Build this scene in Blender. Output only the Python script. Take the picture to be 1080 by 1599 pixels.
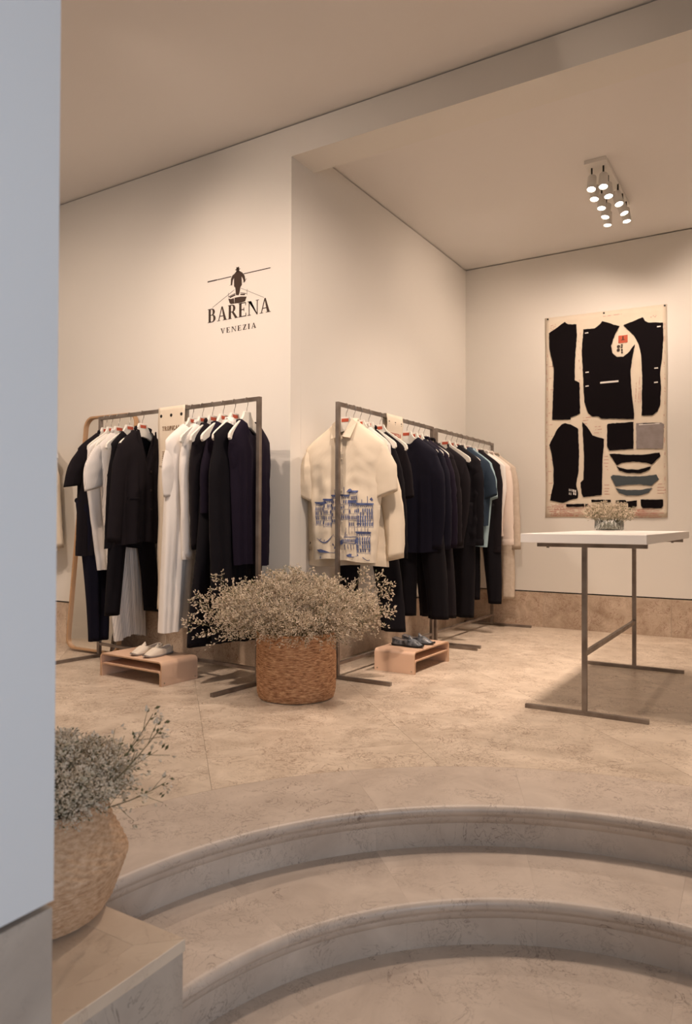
import bpy, math, random
import numpy as np
from mathutils import Vector, Matrix, noise
for o in list(bpy.data.objects): bpy.data.objects.remove(o, do_unlink=True)
C = bpy.context.scene.collection
SC = bpy.context.scene
PI = math.pi
# ------------------------------------------------------------------ camera
YAW, PITCH, ROLL = -0.548, 0.012, 0.0035
F_PX = 1134.1
cam = bpy.data.cameras.new('camera'); camo = bpy.data.objects.new('camera', cam); C.objects.link(camo)
fw = Vector((math.sin(YAW)*math.cos(PITCH), math.cos(YAW)*math.cos(PITCH), math.sin(PITCH)))
r0 = Vector((math.cos(YAW), -math.sin(YAW), 0)); u0 = r0.cross(fw)
rt = r0*math.cos(ROLL)+u0*math.sin(ROLL); up = -r0*math.sin(ROLL)+u0*math.cos(ROLL)
m = Matrix((rt, up, -fw)).transposed().to_4x4(); m.translation = (0, 0, 1.0)
camo.matrix_world = m
cam.sensor_fit = 'VERTICAL'; cam.sensor_height = 36.0; cam.lens = 36.0*F_PX/1599
cam.clip_start = .05; cam.clip_end = 60
cam.dof.use_dof = True; cam.dof.focus_distance = 4.0; cam.dof.aperture_fstop = 3.6
SC.camera = camo
SC.view_settings.view_transform = 'Standard'; SC.view_settings.look = 'None'
SC.view_settings.gamma = 1; SC.view_settings.use_curve_mapping = False
SC.view_settings.exposure = 0.0
# ------------------------------------------------------------------ world and daylight
W = bpy.data.worlds.new('world'); SC.world = W; W.use_nodes = True
bg = W.node_tree.nodes['Background']; bg.inputs[0].default_value = (1.0, .89, .80, 1); bg.inputs[1].default_value = .165
def area(name, loc, target, sx, sy, power, col):
    l = bpy.data.lights.new(name, 'AREA'); l.shape = 'RECTANGLE'; l.size = sx; l.size_y = sy; l.energy = power; l.color = col
    o = bpy.data.objects.new(name, l); C.objects.link(o); o.location = loc
    o.rotation_euler = (Vector(target)-Vector(loc)).to_track_quat('-Z', 'Y').to_euler(); return o
wl = area('shop_window_daylight', (3.1, -.9, 1.6), (-1.1, .4, 1.1), 1.6, 2.2, 18, (.78, .87, 1.0)); wl.data.spread = math.radians(75)
area('shop_entrance_daylight', (1.2, -3.0, 2.0), (-.6, 2.2, 0), 2.6, 2.2, 4.5, (.95, .92, .92))
WARM = (1.0, .78, .625)
SPOTK = 3.0
def spot(name, loc, target, power, angle=70, blend=.8, size=.03, col=WARM):
    l = bpy.data.lights.new(name, 'SPOT'); l.energy = power*SPOTK; l.color = col; l.spot_size = math.radians(angle); l.spot_blend = blend
    l.shadow_soft_size = size
    o = bpy.data.objects.new(name, l); C.objects.link(o); o.location = loc
    o.rotation_euler = (Vector(target)-Vector(loc)).to_track_quat('-Z', 'Y').to_euler(); return o
# ------------------------------------------------------------------ materials
def mat(name, col, rough=.6, metal=0, spec=.5, var=None, vscale=5, bump=0, bscale=80, sheen=0):
    m = bpy.data.materials.new(name); m.use_nodes = True; nt = m.node_tree; b = nt.nodes['Principled BSDF']
    b.inputs['Base Color'].default_value = (*col, 1); b.inputs['Roughness'].default_value = rough; b.inputs['Metallic'].default_value = metal
    b.inputs['Specular IOR Level'].default_value = spec
    if sheen: b.inputs['Sheen Weight'].default_value = sheen; b.inputs['Sheen Roughness'].default_value = .5
    tc = nt.nodes.new('ShaderNodeTexCoord')
    if var:
        n = nt.nodes.new('ShaderNodeTexNoise'); n.inputs['Scale'].default_value = vscale; n.inputs['Detail'].default_value = 5
        nt.links.new(tc.outputs['Object'], n.inputs['Vector'])
        mx = nt.nodes.new('ShaderNodeMix'); mx.data_type = 'RGBA'; mx.inputs[6].default_value = (*col, 1); mx.inputs[7].default_value = (*var, 1)
        rp = nt.nodes.new('ShaderNodeMapRange'); rp.inputs[1].default_value = .35; rp.inputs[2].default_value = .65
        nt.links.new(n.outputs[0], rp.inputs[0]); nt.links.new(rp.outputs[0], mx.inputs[0]); nt.links.new(mx.outputs[2], b.inputs['Base Color'])
    if bump:
        n2 = nt.nodes.new('ShaderNodeTexNoise'); n2.inputs['Scale'].default_value = bscale; n2.inputs['Detail'].default_value = 4
        nt.links.new(tc.outputs['Object'], n2.inputs['Vector'])
        bp = nt.nodes.new('ShaderNodeBump'); bp.inputs['Strength'].default_value = bump; bp.inputs['Distance'].default_value = .002
        nt.links.new(n2.outputs[0], bp.inputs['Height']); nt.links.new(bp.outputs[0], b.inputs['Normal'])
    return m
def woven(name, c1, c2, c3, sx, sz):
    m = mat(name, c1, .75); nt = m.node_tree; N = nt.nodes; L = nt.links; b = N['Principled BSDF']; tc = N.new('ShaderNodeTexCoord')
    mp = N.new('ShaderNodeMapping'); mp.inputs['Scale'].default_value = (sx, sx, sz); L.new(tc.outputs['Object'], mp.inputs['Vector'])
    n = N.new('ShaderNodeTexNoise'); n.inputs['Scale'].default_value = 1; n.inputs['Detail'].default_value = 4; n.inputs['Roughness'].default_value = .7; L.new(mp.outputs[0], n.inputs['Vector'])
    r = N.new('ShaderNodeValToRGB'); r.color_ramp.elements[0].position = .33; r.color_ramp.elements[0].color = (*c1, 1); r.color_ramp.elements[1].position = .68; r.color_ramp.elements[1].color = (*c3, 1)
    e = r.color_ramp.elements.new(.5); e.color = (*c2, 1); L.new(n.outputs[0], r.inputs[0]); L.new(r.outputs[0], b.inputs['Base Color'])
    bp = N.new('ShaderNodeBump'); bp.inputs['Strength'].default_value = .8; bp.inputs['Distance'].default_value = .003; L.new(n.outputs[0], bp.inputs['Height']); L.new(bp.outputs[0], b.inputs['Normal']); return m
def emit(name, col, s):
    m = bpy.data.materials.new(name); m.use_nodes = True; nt = m.node_tree; nt.nodes.clear()
    e = nt.nodes.new('ShaderNodeEmission'); e.inputs[0].default_value = (*col, 1); e.inputs[1].default_value = s
    o = nt.nodes.new('ShaderNodeOutputMaterial'); nt.links.new(e.outputs[0], o.inputs[0]); return m
def stone(name, base, light, vein, rough=.35, vs=1.0, veinamt=.6, streak=1.0, patch=None):
    m = bpy.data.materials.new(name); m.use_nodes = True; nt = m.node_tree; N = nt.nodes; L = nt.links; b = N['Principled BSDF']
    tc = N.new('ShaderNodeTexCoord'); oi = N.new('ShaderNodeObjectInfo')
    mp = N.new('ShaderNodeMapping'); mp.inputs['Scale'].default_value = (1, 1, streak); L.new(tc.outputs['Object'], mp.inputs['Vector'])
    ad = N.new('ShaderNodeVectorMath'); ad.operation = 'ADD'; L.new(mp.outputs[0], ad.inputs[0])
    cm = N.new('ShaderNodeVectorMath'); cm.operation = 'SCALE'; cm.inputs[0].default_value = (7.3, 3.1, 5.7); L.new(oi.outputs['Random'], cm.inputs['Scale']); L.new(cm.outputs[0], ad.inputs[1])
    n1 = N.new('ShaderNodeTexNoise'); n1.inputs['Scale'].default_value = 2.6*vs; n1.inputs['Detail'].default_value = 8; n1.inputs['Roughness'].default_value = .62; n1.inputs['Distortion'].default_value = .8
    L.new(ad.outputs[0], n1.inputs['Vector'])
    r1 = N.new('ShaderNodeMapRange'); r1.inputs[1].default_value = .35; r1.inputs[2].default_value = .68; L.new(n1.outputs[0], r1.inputs[0])
    mx = N.new('ShaderNodeMix'); mx.data_type = 'RGBA'; mx.inputs[6].default_value = (*base, 1); mx.inputs[7].default_value = (*light, 1); L.new(r1.outputs[0], mx.inputs[0])
    out = mx.outputs[2]
    # thin winding veins: contour lines of distorted noise, broken up by a second noise
    for sc, wd, amt, off in ((5.5, .011, veinamt, 0), (14, .02, veinamt*.7, 4.2)):
        n2 = N.new('ShaderNodeTexNoise'); n2.inputs['Scale'].default_value = sc*vs; n2.inputs['Detail'].default_value = 5; n2.inputs['Roughness'].default_value = .6; n2.inputs['Distortion'].default_value = 1.4
        a2 = N.new('ShaderNodeVectorMath'); a2.operation = 'ADD'; a2.inputs[1].default_value = (off, off, off); L.new(ad.outputs[0], a2.inputs[0]); L.new(a2.outputs[0], n2.inputs['Vector'])
        s = N.new('ShaderNodeMath'); s.operation = 'SUBTRACT'; s.inputs[1].default_value = .5; L.new(n2.outputs[0], s.inputs[0])
        ab = N.new('ShaderNodeMath'); ab.operation = 'ABSOLUTE'; L.new(s.outputs[0], ab.inputs[0])
        mr = N.new('ShaderNodeMapRange'); mr.inputs[1].default_value = 0; mr.inputs[2].default_value = wd*(1.6 if patch else 1); mr.inputs[3].default_value = 1; mr.inputs[4].default_value = 0; L.new(ab.outputs[0], mr.inputs[0])
        n3 = N.new('ShaderNodeTexNoise'); n3.inputs['Scale'].default_value = 3.1*vs; n3.inputs['Detail'].default_value = 3; L.new(a2.outputs[0], n3.inputs['Vector'])
        m3 = N.new('ShaderNodeMapRange'); m3.inputs[1].default_value = .48-(patch or 0); m3.inputs[2].default_value = .62-(patch or 0); L.new(n3.outputs[0], m3.inputs[0])
        mu = N.new('ShaderNodeMath'); mu.operation = 'MULTIPLY'; L.new(mr.outputs[0], mu.inputs[0]); L.new(m3.outputs[0], mu.inputs[1])
        mu2 = N.new('ShaderNodeMath'); mu2.operation = 'MULTIPLY'; mu2.inputs[1].default_value = amt; L.new(mu.outputs[0], mu2.inputs[0])
        mv = N.new('ShaderNodeMix'); mv.data_type = 'RGBA'; L.new(mu2.outputs[0], mv.inputs[0]); L.new(out, mv.inputs[6]); mv.inputs[7].default_value = (*vein, 1); out = mv.outputs[2]
    hv = N.new('ShaderNodeHueSaturation'); mr = N.new('ShaderNodeMapRange'); mr.inputs[3].default_value = .93; mr.inputs[4].default_value = 1.06
    L.new(oi.outputs['Random'], mr.inputs[0]); L.new(mr.outputs[0], hv.inputs['Value']); L.new(out, hv.inputs['Color'])
    L.new(hv.outputs[0], b.inputs['Base Color'])
    rr = N.new('ShaderNodeMapRange'); rr.inputs[3].default_value = rough-.06; rr.inputs[4].default_value = rough+.12; L.new(n1.outputs[0], rr.inputs[0]); L.new(rr.outputs[0], b.inputs['Roughness'])
    bp = N.new('ShaderNodeBump'); bp.inputs['Strength'].default_value = .15; bp.inputs['Distance'].default_value = .002; L.new(n1.outputs[0], bp.inputs['Height']); L.new(bp.outputs[0], b.inputs['Normal'])
    return m
M = {}
M['grout'] = mat('grout', (.33, .24, .165), .9)
M['plaster'] = mat('plaster', (.80, .765, .71), .9, spec=.2, var=(.78, .75, .695), vscale=1.2, bump=.08, bscale=120)
M['ceil'] = mat('ceiling_paint', (.80, .77, .74), .95, spec=.1)
M['cool'] = mat('pillar_paint', (.76, .78, .80), .85, spec=.2, bump=.05)
M['gap'] = mat('shadow_gap', (.02, .016, .014), .9)
M['floor'] = stone('floor_stone', (.56, .465, .37), (.73, .625, .51), (.25, .165, .11), .32, 2.0, 1.0, 1.0, .05)
M['step'] = stone('step_stone', (.50, .42, .355), (.64, .55, .47), (.15, .10, .075), .33, 1.5, .85)
M['base'] = stone('base_stone', (.46, .345, .25), (.70, .57, .45), (.26, .13, .08), .45, 2.4, .9, 1.0, .06)
M['cheek'] = stone('cheek_stone', (.40, .34, .29), (.54, .47, .40), (.10, .075, .06), .4, .9, .8)
M['coping'] = stone('coping_stone', (.62, .50, .385), (.74, .62, .49), (.40, .28, .20), .34, .8, .45)
M['steel'] = mat('raw_steel', (.21, .17, .145), .42, .75, var=(.33, .285, .25), vscale=9, bump=.1)
M['chrome'] = mat('hook_wire', (.55, .52, .48), .25, 1.0)
M['black'] = mat('black_cloth', (.0045, .0035, .0060), .85, spec=.2, bump=.3, bscale=500)
M['navy'] = mat('navy_cloth', (.0055, .0050, .0135), .85, spec=.2, bump=.3, bscale=500)
M['charcoal'] = mat('charcoal_cloth', (.0095, .0070, .0095), .9, spec=.2, bump=.3, bscale=400)
M['plum'] = mat('midnight_cloth', (.0085, .0048, .0145), .85, spec=.2, bump=.3, bscale=400)
M['white'] = mat('white_cloth', (.80, .76, .72), .9, spec=.2, bump=.3, bscale=300)
M['cream'] = mat('cream_cloth', (.80, .70, .56), .9, spec=.2, bump=.3, bscale=300)
M['canvas'] = mat('cream_canvas', (.78, .69, .565), .9, spec=.2, var=(.74, .645, .52), vscale=6, bump=.4, bscale=350)
M['pink'] = mat('pale_pink_cloth', (.80, .68, .60), .9, spec=.2, bump=.3, bscale=300)
M['linen'] = mat('beige_linen', (.56, .47, .38), .9, spec=.2, var=(.62, .53, .44), vscale=30, bump=.5, bscale=400)
M['blue'] = mat('teal_blue_cloth', (.020, .036, .060), .85, spec=.3, bump=.3, bscale=400)
M['sky'] = mat('light_blue_cloth', (.30, .42, .47), .85, spec=.2, bump=.3)
M['stripe'] = mat('fine_striped_cloth', (.78, .74, .70), .9, spec=.2)
_n = M['stripe'].node_tree; _w = _n.nodes.new('ShaderNodeTexWave'); _w.inputs['Scale'].default_value = 38; _w.inputs['Distortion'].default_value = .6; _t = _n.nodes.new('ShaderNodeTexCoord'); _n.links.new(_t.outputs['Object'], _w.inputs['Vector'])
_r = _n.nodes.new('ShaderNodeValToRGB'); _r.color_ramp.elements[0].position = .72; _r.color_ramp.elements[0].color = (.78, .74, .70, 1); _r.color_ramp.elements[1].position = .9; _r.color_ramp.elements[1].color = (.60, .575, .56, 1)
_n.links.new(_w.outputs[0], _r.inputs[0]); _n.links.new(_r.outputs[0], _n.nodes['Principled BSDF'].inputs['Base Color'])
M['hanger'] = mat('white_hanger', (.82, .79, .72), .45, spec=.4)
M['red'] = mat('red_label', (.52, .085, .035), .6)
M['print'] = mat('blue_ink', (.055, .075, .21), .85, var=(.13, .17, .33), vscale=40)
M['ink'] = mat('dark_brown_ink', (.045, .024, .014), .8)
M['ink2'] = mat('grey_ink', (.26, .17, .10), .8)
M['scribble'] = mat('red_pencil', (.46, .14, .10), .9)
M['pattern'] = mat('navy_wool', (.0068, .0048, .0060), .95, spec=.1, bump=.6, bscale=300)
M['fray'] = mat('frayed_edge', (.045, .035, .03), .95, spec=.1)
M['satin'] = mat('grey_lining', (.24, .205, .195), .45, var=(.29, .25, .24), vscale=18)
M['slate'] = mat('slate_cloth', (.055, .07, .08), .8)
M['laminate'] = mat('white_laminate', (.86, .83, .80), .32, spec=.5)
M['ply'] = mat('bent_beech', (.70, .47, .335), .45, var=(.74, .51, .365), vscale=3, bump=.05)
M['plyedge'] = mat('beech_edge', (.50, .31, .19), .55)
M['oak'] = mat('mirror_oak', (.50, .30, .16), .4)
M['mirror'] = mat('mirror_glass', (.86, .84, .80), .03, 1.0)
M['shoe'] = mat('cream_suede', (.70, .62, .52), .9, bump=.3, bscale=300)
M['sole'] = mat('grey_sole', (.33, .29, .26), .8)
M['lining'] = mat('grey_shoe_lining', (.33, .28, .25), .9)
M['camo'] = mat('mottled_black_leather', (.012, .013, .016), .35, var=(.20, .22, .25), vscale=34)
M['rubber'] = mat('black_rubber', (.012, .011, .011), .6)
M['stemm'] = mat('dry_stem', (.19, .165, .09), .8)
M['flor'] = mat('dry_floret', (.72, .60, .49), .9, spec=.1, var=(.52, .44, .32), vscale=14)
M['flor2'] = mat('grey_floret', (.80, .70, .58), .9, spec=.1, var=(.52, .46, .34), vscale=22)
M['leafy'] = mat('dull_green_leaf', (.10, .105, .045), .8)
M['grass'] = woven('seagrass', (.17, .070, .028), (.52, .26, .125), (.80, .52, .30), 28, 190)
M['palm'] = woven('pale_seagrass', (.42, .25, .14), (.58, .38, .235), (.70, .50, .34), 45, 120)
M['soil'] = mat('dark_soil', (.03, .022, .015), .95)
M['head'] = mat('spot_white', (.78, .75, .70), .4)
M['lamp'] = emit('spot_glow', (1.0, .93, .80), 14)
M['dark'] = mat('dark_metal', (.03, .026, .022), .5, .5)
M['button'] = mat('dark_button', (.03, .015, .01), .4)
g = bpy.data.materials.new('clear_glass'); g.use_nodes = True; gb = g.node_tree.nodes['Principled BSDF']
gb.inputs['Base Color'].default_value = (.93, .96, .93, 1); gb.inputs['Roughness'].default_value = .04; gb.inputs['Transmission Weight'].default_value = 1; gb.inputs['IOR'].default_value = 1.3
M['glass'] = g
# ------------------------------------------------------------------ mesh helpers
class MB:
    def __init__(s): s.v = []; s.f = []; s.mi = []
    def add(s, vs, fs, mi=0):
        n = len(s.v); s.v += [tuple(p) for p in vs]
        for f in fs: s.f.append(tuple(i+n for i in f)); s.mi.append(mi)
    def box(s, a, b, mi=0):
        x0, y0, z0 = a; x1, y1, z1 = b
        s.add([(x0,y0,z0),(x1,y0,z0),(x1,y1,z0),(x0,y1,z0),(x0,y0,z1),(x1,y0,z1),(x1,y1,z1),(x0,y1,z1)],
              [(0,3,2,1),(4,5,6,7),(0,1,5,4),(1,2,6,5),(2,3,7,6),(3,0,4,7)], mi)
    def bar(s, p, q, w, h=None, mi=0, upv=(0, 0, 1)):
        p = Vector(p); q = Vector(q); h = h or w; d = (q-p).normalized(); u = Vector(upv)
        if abs(d.dot(u)) > .95: u = Vector((0, 1, 0))
        a = d.cross(u).normalized()*w/2; b = a.cross(d).normalized()*h/2
        s.add([p-a-b, p+a-b, p+a+b, p-a+b, q-a-b, q+a-b, q+a+b, q-a+b], [(0,3,2,1),(4,5,6,7),(0,1,5,4),(1,2,6,5),(2,3,7,6),(3,0,4,7)], mi)
    def tube(s, pts, r, n=8, mi=0, cap=True, flat=1.0):
        pts = [Vector(p) for p in pts]; rs = r if isinstance(r, (list, tuple)) else [r]*len(pts)
        ref = None; rings = []
        for i, p in enumerate(pts):
            d = (pts[min(i+1, len(pts)-1)]-pts[max(i-1, 0)]).normalized()
            if ref is None: ref = Vector((0, 0, 1)) if abs(d.z) < .9 else Vector((1, 0, 0))
            a = (ref-d*ref.dot(d)).normalized(); ref = a; b = d.cross(a)
            rings.append([p+(a*math.cos(2*PI*k/n)+b*math.sin(2*PI*k/n)*flat)*rs[i] for k in range(n)])
        vs = [v for R in rings for v in R]; fs = []
        for i in range(len(pts)-1):
            for k in range(n): fs.append((i*n+k, i*n+(k+1) % n, (i+1)*n+(k+1) % n, (i+1)*n+k))
        if cap: fs.append(tuple(range(n))[::-1]); fs.append(tuple((len(pts)-1)*n+k for k in range(n)))
        s.add(vs, fs, mi)
    def lathe(s, prof, n=32, c=(0, 0, 0), mi=0, a0=0, a1=2*PI, fn=None):
        full = abs(a1-a0-2*PI) < 1e-6; cols = n if full else n+1; vs = []; fs = []
        for j in range(cols):
            a = a0+(a1-a0)*j/n
            for i, (r, z) in enumerate(prof):
                if fn: r, z = fn(r, z, a, i)
                vs.append((c[0]+r*math.cos(a), c[1]+r*math.sin(a), c[2]+z))
        m_ = len(prof)
        for j in range(n):
            j2 = (j+1) % cols
            for i in range(m_-1): fs.append((j*m_+i, j2*m_+i, j2*m_+i+1, j*m_+i+1))
        s.add(vs, fs, mi)
    def prism(s, poly, d, mi=0, mi_side=None):   # poly: 3D points, d: extrusion vector
        n = len(poly); P = [Vector(p) for p in poly]; D = Vector(d)
        s.add(P+[p+D for p in P], [], mi)
        b = len(s.v)-2*n
        s.f.append(tuple(b+i for i in range(n))[::-1]); s.mi.append(mi); s.f.append(tuple(b+n+i for i in range(n))); s.mi.append(mi)
        for i in range(n):
            s.f.append((b+i, b+(i+1) % n, b+n+(i+1) % n, b+n+i)); s.mi.append(mi if mi_side is None else mi_side)
    def mesh(s, name, mats, smooth=False):
        me = bpy.data.meshes.new(name); me.from_pydata(s.v, [], s.f)
        for m_ in (mats if isinstance(mats, (list, tuple)) else [mats]): me.materials.append(m_)
        me.polygons.foreach_set('material_index', s.mi)
        if smooth is True: me.polygons.foreach_set('use_smooth', [True]*len(s.f))
        me.update(); return me
    def build(s, name, mats, parent=None, smooth=False, bevel=0, fixn=True):
        me = s.mesh(name, mats, smooth)
        if fixn:
            import bmesh
            bm = bmesh.new(); bm.from_mesh(me); bmesh.ops.recalc_face_normals(bm, faces=bm.faces); bm.to_mesh(me); bm.free()
        o = bpy.data.objects.new(name, me); C.objects.link(o); o.parent = parent
        if smooth == 'auto':
            me.polygons.foreach_set('use_smooth', [True]*len(me.polygons)); me.set_sharp_from_angle(angle=math.radians(40))
        if bevel:
            b = o.modifiers.new('bevel', 'BEVEL'); b.width = bevel; b.segments = 2; b.limit_method = 'ANGLE'; b.angle_limit = math.radians(50)
        return o
def tag(o, label=None, cat=None, group=None, kind=None):
    if label: o['label'] = label
    if cat: o['category'] = cat
    if group: o['group'] = group
    if kind: o['kind'] = kind
    return o
def thing(name, label, cat, loc=(0, 0, 0), rz=0, group=None):
    o = bpy.data.objects.new(name, None); C.objects.link(o); o.location = loc; o.rotation_euler = (0, 0, rz); o.empty_display_size = .1
    return tag(o, label, cat, group)
def struct(o, label=None): o['kind'] = 'structure'; tag(o, label); return o
def lerp(a, b, t): return a+(b-a)*t
def sm(t): t = max(0, min(1, t)); return t*t*(3-2*t)
def boxo(name, a, b, mt, parent=None, bevel=0):
    q = MB(); q.box(a, b); return q.build(name, mt, parent, bevel=bevel)
# ------------------------------------------------------------------ room shell
XB, YA, YC = -2.78, 3.853, 6.86
ZC, ZB, ZC2, ZW = 3.60, 3.39, 3.535, .326
G = .012
# ceilings
o = boxo('ceiling', (-6.6, -3.2, ZC), (3.2, YA+.02, ZC+.1), M['ceil']); struct(o, 'pale painted ceiling over the front of the shop')
o = boxo('ceiling', (XB-.3, YA+.25, ZC2), (2.4, YC+.3, ZC2+.1), M['ceil']); struct(o, 'pale painted ceiling over the alcove with the table')
# wall A
def wall(name, a, b, label, m_=None): return struct(boxo(name, a, b, m_ or M['plaster']), label)
wa = wall('wall_left', (-6.6, YA, ZW+G), (XB, YA+.12, ZC-.010), 'cream plaster wall carrying the painted logo behind the left rack')
struct(boxo('trim_1', (-6.6, YA+.035, 0), (XB-.04, YA+.11, ZC), M['gap']), 'dark recessed shadow gap along the top and foot of the logo wall')
# wall B
wb = wall('wall_side', (XB-.12, YA+.1205, ZW+G), (XB, YC, ZC2-.010), 'cream plaster side wall behind the right racks')
struct(boxo('trim_2', (XB-.11, YA+.04, 0), (XB-.035, YC+.05, ZC2), M['gap']), 'dark recessed shadow gap along the side wall')
# wall C
wc = wall('wall_back', (XB, YC, ZW+G), (2.3, YC+.12, ZC2-.010), 'cream plaster back wall with the hanging pattern cloth')
struct(boxo('trim_3', (XB-.03, YC+.035, 0), (2.3, YC+.11, ZC2), M['gap']), 'dark recessed shadow gap along the back wall')
wall('wall_right', (2.25, YA, 0), (2.37, YC+.1, ZC2), 'cream plaster wall closing the alcove on the right')
wall('wall_end', (-6.72, -3.2, 0), (-6.6, YA+.1, ZC), 'cream plaster wall at the far left end of the shop')
# beam
beam = wall('ceiling_beam', (XB-.001, YA, ZB), (3.2, YA+.265, ZC-.010), 'cream plastered beam over the opening of the alcove')
struct(boxo('trim_4', (XB, YA+.035, ZC-.03), (3.2, YA+.24, ZC), M['gap']), 'dark shadow gap above the beam')
# near pillar wall
PX, PY = -1.095, .822
wall('wall_near', (-1.75, -2.2, ZW+G), (PX, PY, ZC), 'pale cool grey wall end in the left foreground', M['cool'])
struct(boxo('trim_5', (-1.70, -2.15, ZW-.02), (PX-.03, PY-.03, ZW+G+.02), M['gap']), 'dark shadow gap above the stone foot of the near wall')
# stone bases made of panels
def base_panels(name, label, horiz, fixed, a, b, first, step, depth, side, z0=0.0):
    e = thing(name, label, None); del_cat = e.pop('category', None) if 'category' in e else None; e['kind'] = 'structure'
    cuts = [a]; t = first
    while t < b-.05:
        if t > a+.05: cuts.append(t)
        t += step
    cuts.append(b)
    for i in range(len(cuts)-1):
        p, q = cuts[i]+.0005, cuts[i+1]-.0005; pr = random.Random(i*7+len(name)).uniform(-.0015, .0015)
        if horiz: A = (p, min(fixed+pr, fixed+side*depth), z0); B = (q, max(fixed+pr, fixed+side*depth), ZW)
        else: A = (min(fixed+pr, fixed+side*depth), p, z0); B = (max(fixed+pr, fixed+side*depth), q, ZW)
        boxo('stone_panel', A, B, M['base'] if name != 'baseboard_near' else M['cheek'], e, bevel=.0015)
    return e
base_panels('baseboard_left', 'veined beige stone base under the logo wall', True, YA-.012, -6.6, XB+.012, -6.1, 1.115, .1, 1)
base_panels('baseboard_side', 'veined beige stone base under the side wall', False, XB+.012, YA-.012+.1, YC-.012, 4.9, 1.115, .1, -1)
base_panels('baseboard_back', 'veined beige stone base under the back wall', True, YC-.012, XB+.012, 2.3, -1.99, 1.115, .1, 1)
base_panels('baseboard_near', 'grey veined stone foot of the near wall', False, PX, -2.2, PY, -1.3, 1.1, .5, -1, -.62)
# ------------------------------------------------------------------ floor, ring border and curved steps
CX, CY = -.235, 1.25
R1, R2, RO = 1.372, 1.040, 1.785
Z1, Z2 = -.155, -.31
NC = 128
def clip_half(poly, n, d, keep_inside=True):   # keep n.p <= d
    out = []
    for i in range(len(poly)):
        a, b = poly[i], poly[(i+1) % len(poly)]
        fa = n[0]*a[0]+n[1]*a[1]-d; fb = n[0]*b[0]+n[1]*b[1]-d
        if not keep_inside: fa, fb = -fa, -fb
        if fa <= 0: out.append(a)
        if (fa < 0) != (fb < 0) and abs(fa-fb) > 1e-12:
            t = fa/(fa-fb); out.append((a[0]+(b[0]-a[0])*t, a[1]+(b[1]-a[1])*t))
    return out
def minus_disc(poly, R):
    pieces = []; rest = poly
    for k in range(NC):
        a = 2*PI*(k+.5)/NC; n = (math.cos(a), math.sin(a)); d = R*math.cos(PI/NC)+n[0]*CX+n[1]*CY
        if max(n[0]*p[0]+n[1]*p[1] for p in rest) <= d: continue
        o_ = clip_half(rest, n, d, False)
        if len(o_) > 2: pieces.append(o_)
        rest = clip_half(rest, n, d, True)
        if len(rest) < 3: break
    return pieces
CHK = 1.295    # back edge of the stair cheeks
fl = thing('floor', 'beige marble floor of the upper level laid in large diagonal slabs', None); fl.pop('category', None); fl['kind'] = 'structure'
q = MB(); # bed under the slabs (outside the well)
def region(poly):
    out = []
    for p in minus_disc(poly, RO-.02):
        out.append(p)
    return out
for p in region([(-6.6, CHK), (2.3, CHK), (2.3, YC+.1), (-6.6, YC+.1)]): q.prism([(x, y, -.06) for x, y in p], (0, 0, .052))
q.build('screed', M['grout'], fl)
S = .92; ang = PI/4; ux = (math.cos(ang), math.sin(ang)); uy = (-math.sin(ang), math.cos(ang))
# a joint runs through (-2.554,2.775)-(-1.81,2.017)
off = (-2.554*ux[0]+2.775*ux[1]); offy = .35
cnt = 0
for i in range(-7, 9):
    for j in range(-4, 12):
        u0_, u1_ = off+i*S+.0006, off+(i+1)*S-.0006; v0_, v1_ = offy+j*S+.0006+(.5*S if i % 2 else 0), offy+(j+1)*S-.0006+(.5*S if i % 2 else 0)
        poly = [(u*ux[0]+v*uy[0], u*ux[1]+v*uy[1]) for u, v in ((u0_, v0_), (u1_, v0_), (u1_, v1_), (u0_, v1_))]
        for n, d in (((-1, 0), 6.6), ((1, 0), 2.25), ((0, 1), YC), ((0, -1), -CHK)):
            poly = clip_half(poly, n, d)
            if len(poly) < 3: break
        if len(poly) < 3: continue
        # skip what lies behind the walls A and B
        if all(p[0] < XB and p[1] > YA for p in poly): continue
        ps = minus_disc(poly, RO+.001)
        if not ps: continue
        # nothing of the far left beyond view
        q = MB()
        for p in ps: q.prism([(x, y, -.012) for x, y in p], (0, 0, .012))
        q.build('floor_slab', M['floor'], fl); cnt += 1
def arc_slab(name, prof, a0, a1, mt, parent, n=8, smooth='auto'):
    q = MB(); prof2 = prof+[prof[0]]
    q.lathe(prof2, n, (CX, CY, 0), 0, a0, a1)
    m_ = len(prof2); tot = (n+1)*m_
    q.f.append(tuple(range(0, m_-1))); q.mi.append(0); q.f.append(tuple(range(tot-m_, tot-1))[::-1]); q.mi.append(0)
    return q.build(name, mt, parent, smooth=smooth)
def tread_prof(ri, ro, z, over=.0, th=.045):
    # bullnosed front edge at ri
    pts = [(ro, z-th), (ro, z)]
    for k in range(7):
        a = PI/2+PI*k/6*.9
        pts.append((ri+.020+.020*math.cos(a), z-.020+.020*math.sin(a)))
    pts.append((ri+.0165, z-th))
    return pts
def riser_prof(ri, z0, z1): # slightly hollowed under the nosing
    return [(ri+.05, z0), (ri+.05, z1), (ri+.0045, z1), (ri+.006, z1-.008), (ri+.013, z1-.020), (ri+.022, z1-.028), (ri+.024, z0)]
CUTS = [0, 28, 49.5, 71, 92.4, 113.8, 135.4, 157, 178.2]
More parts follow.
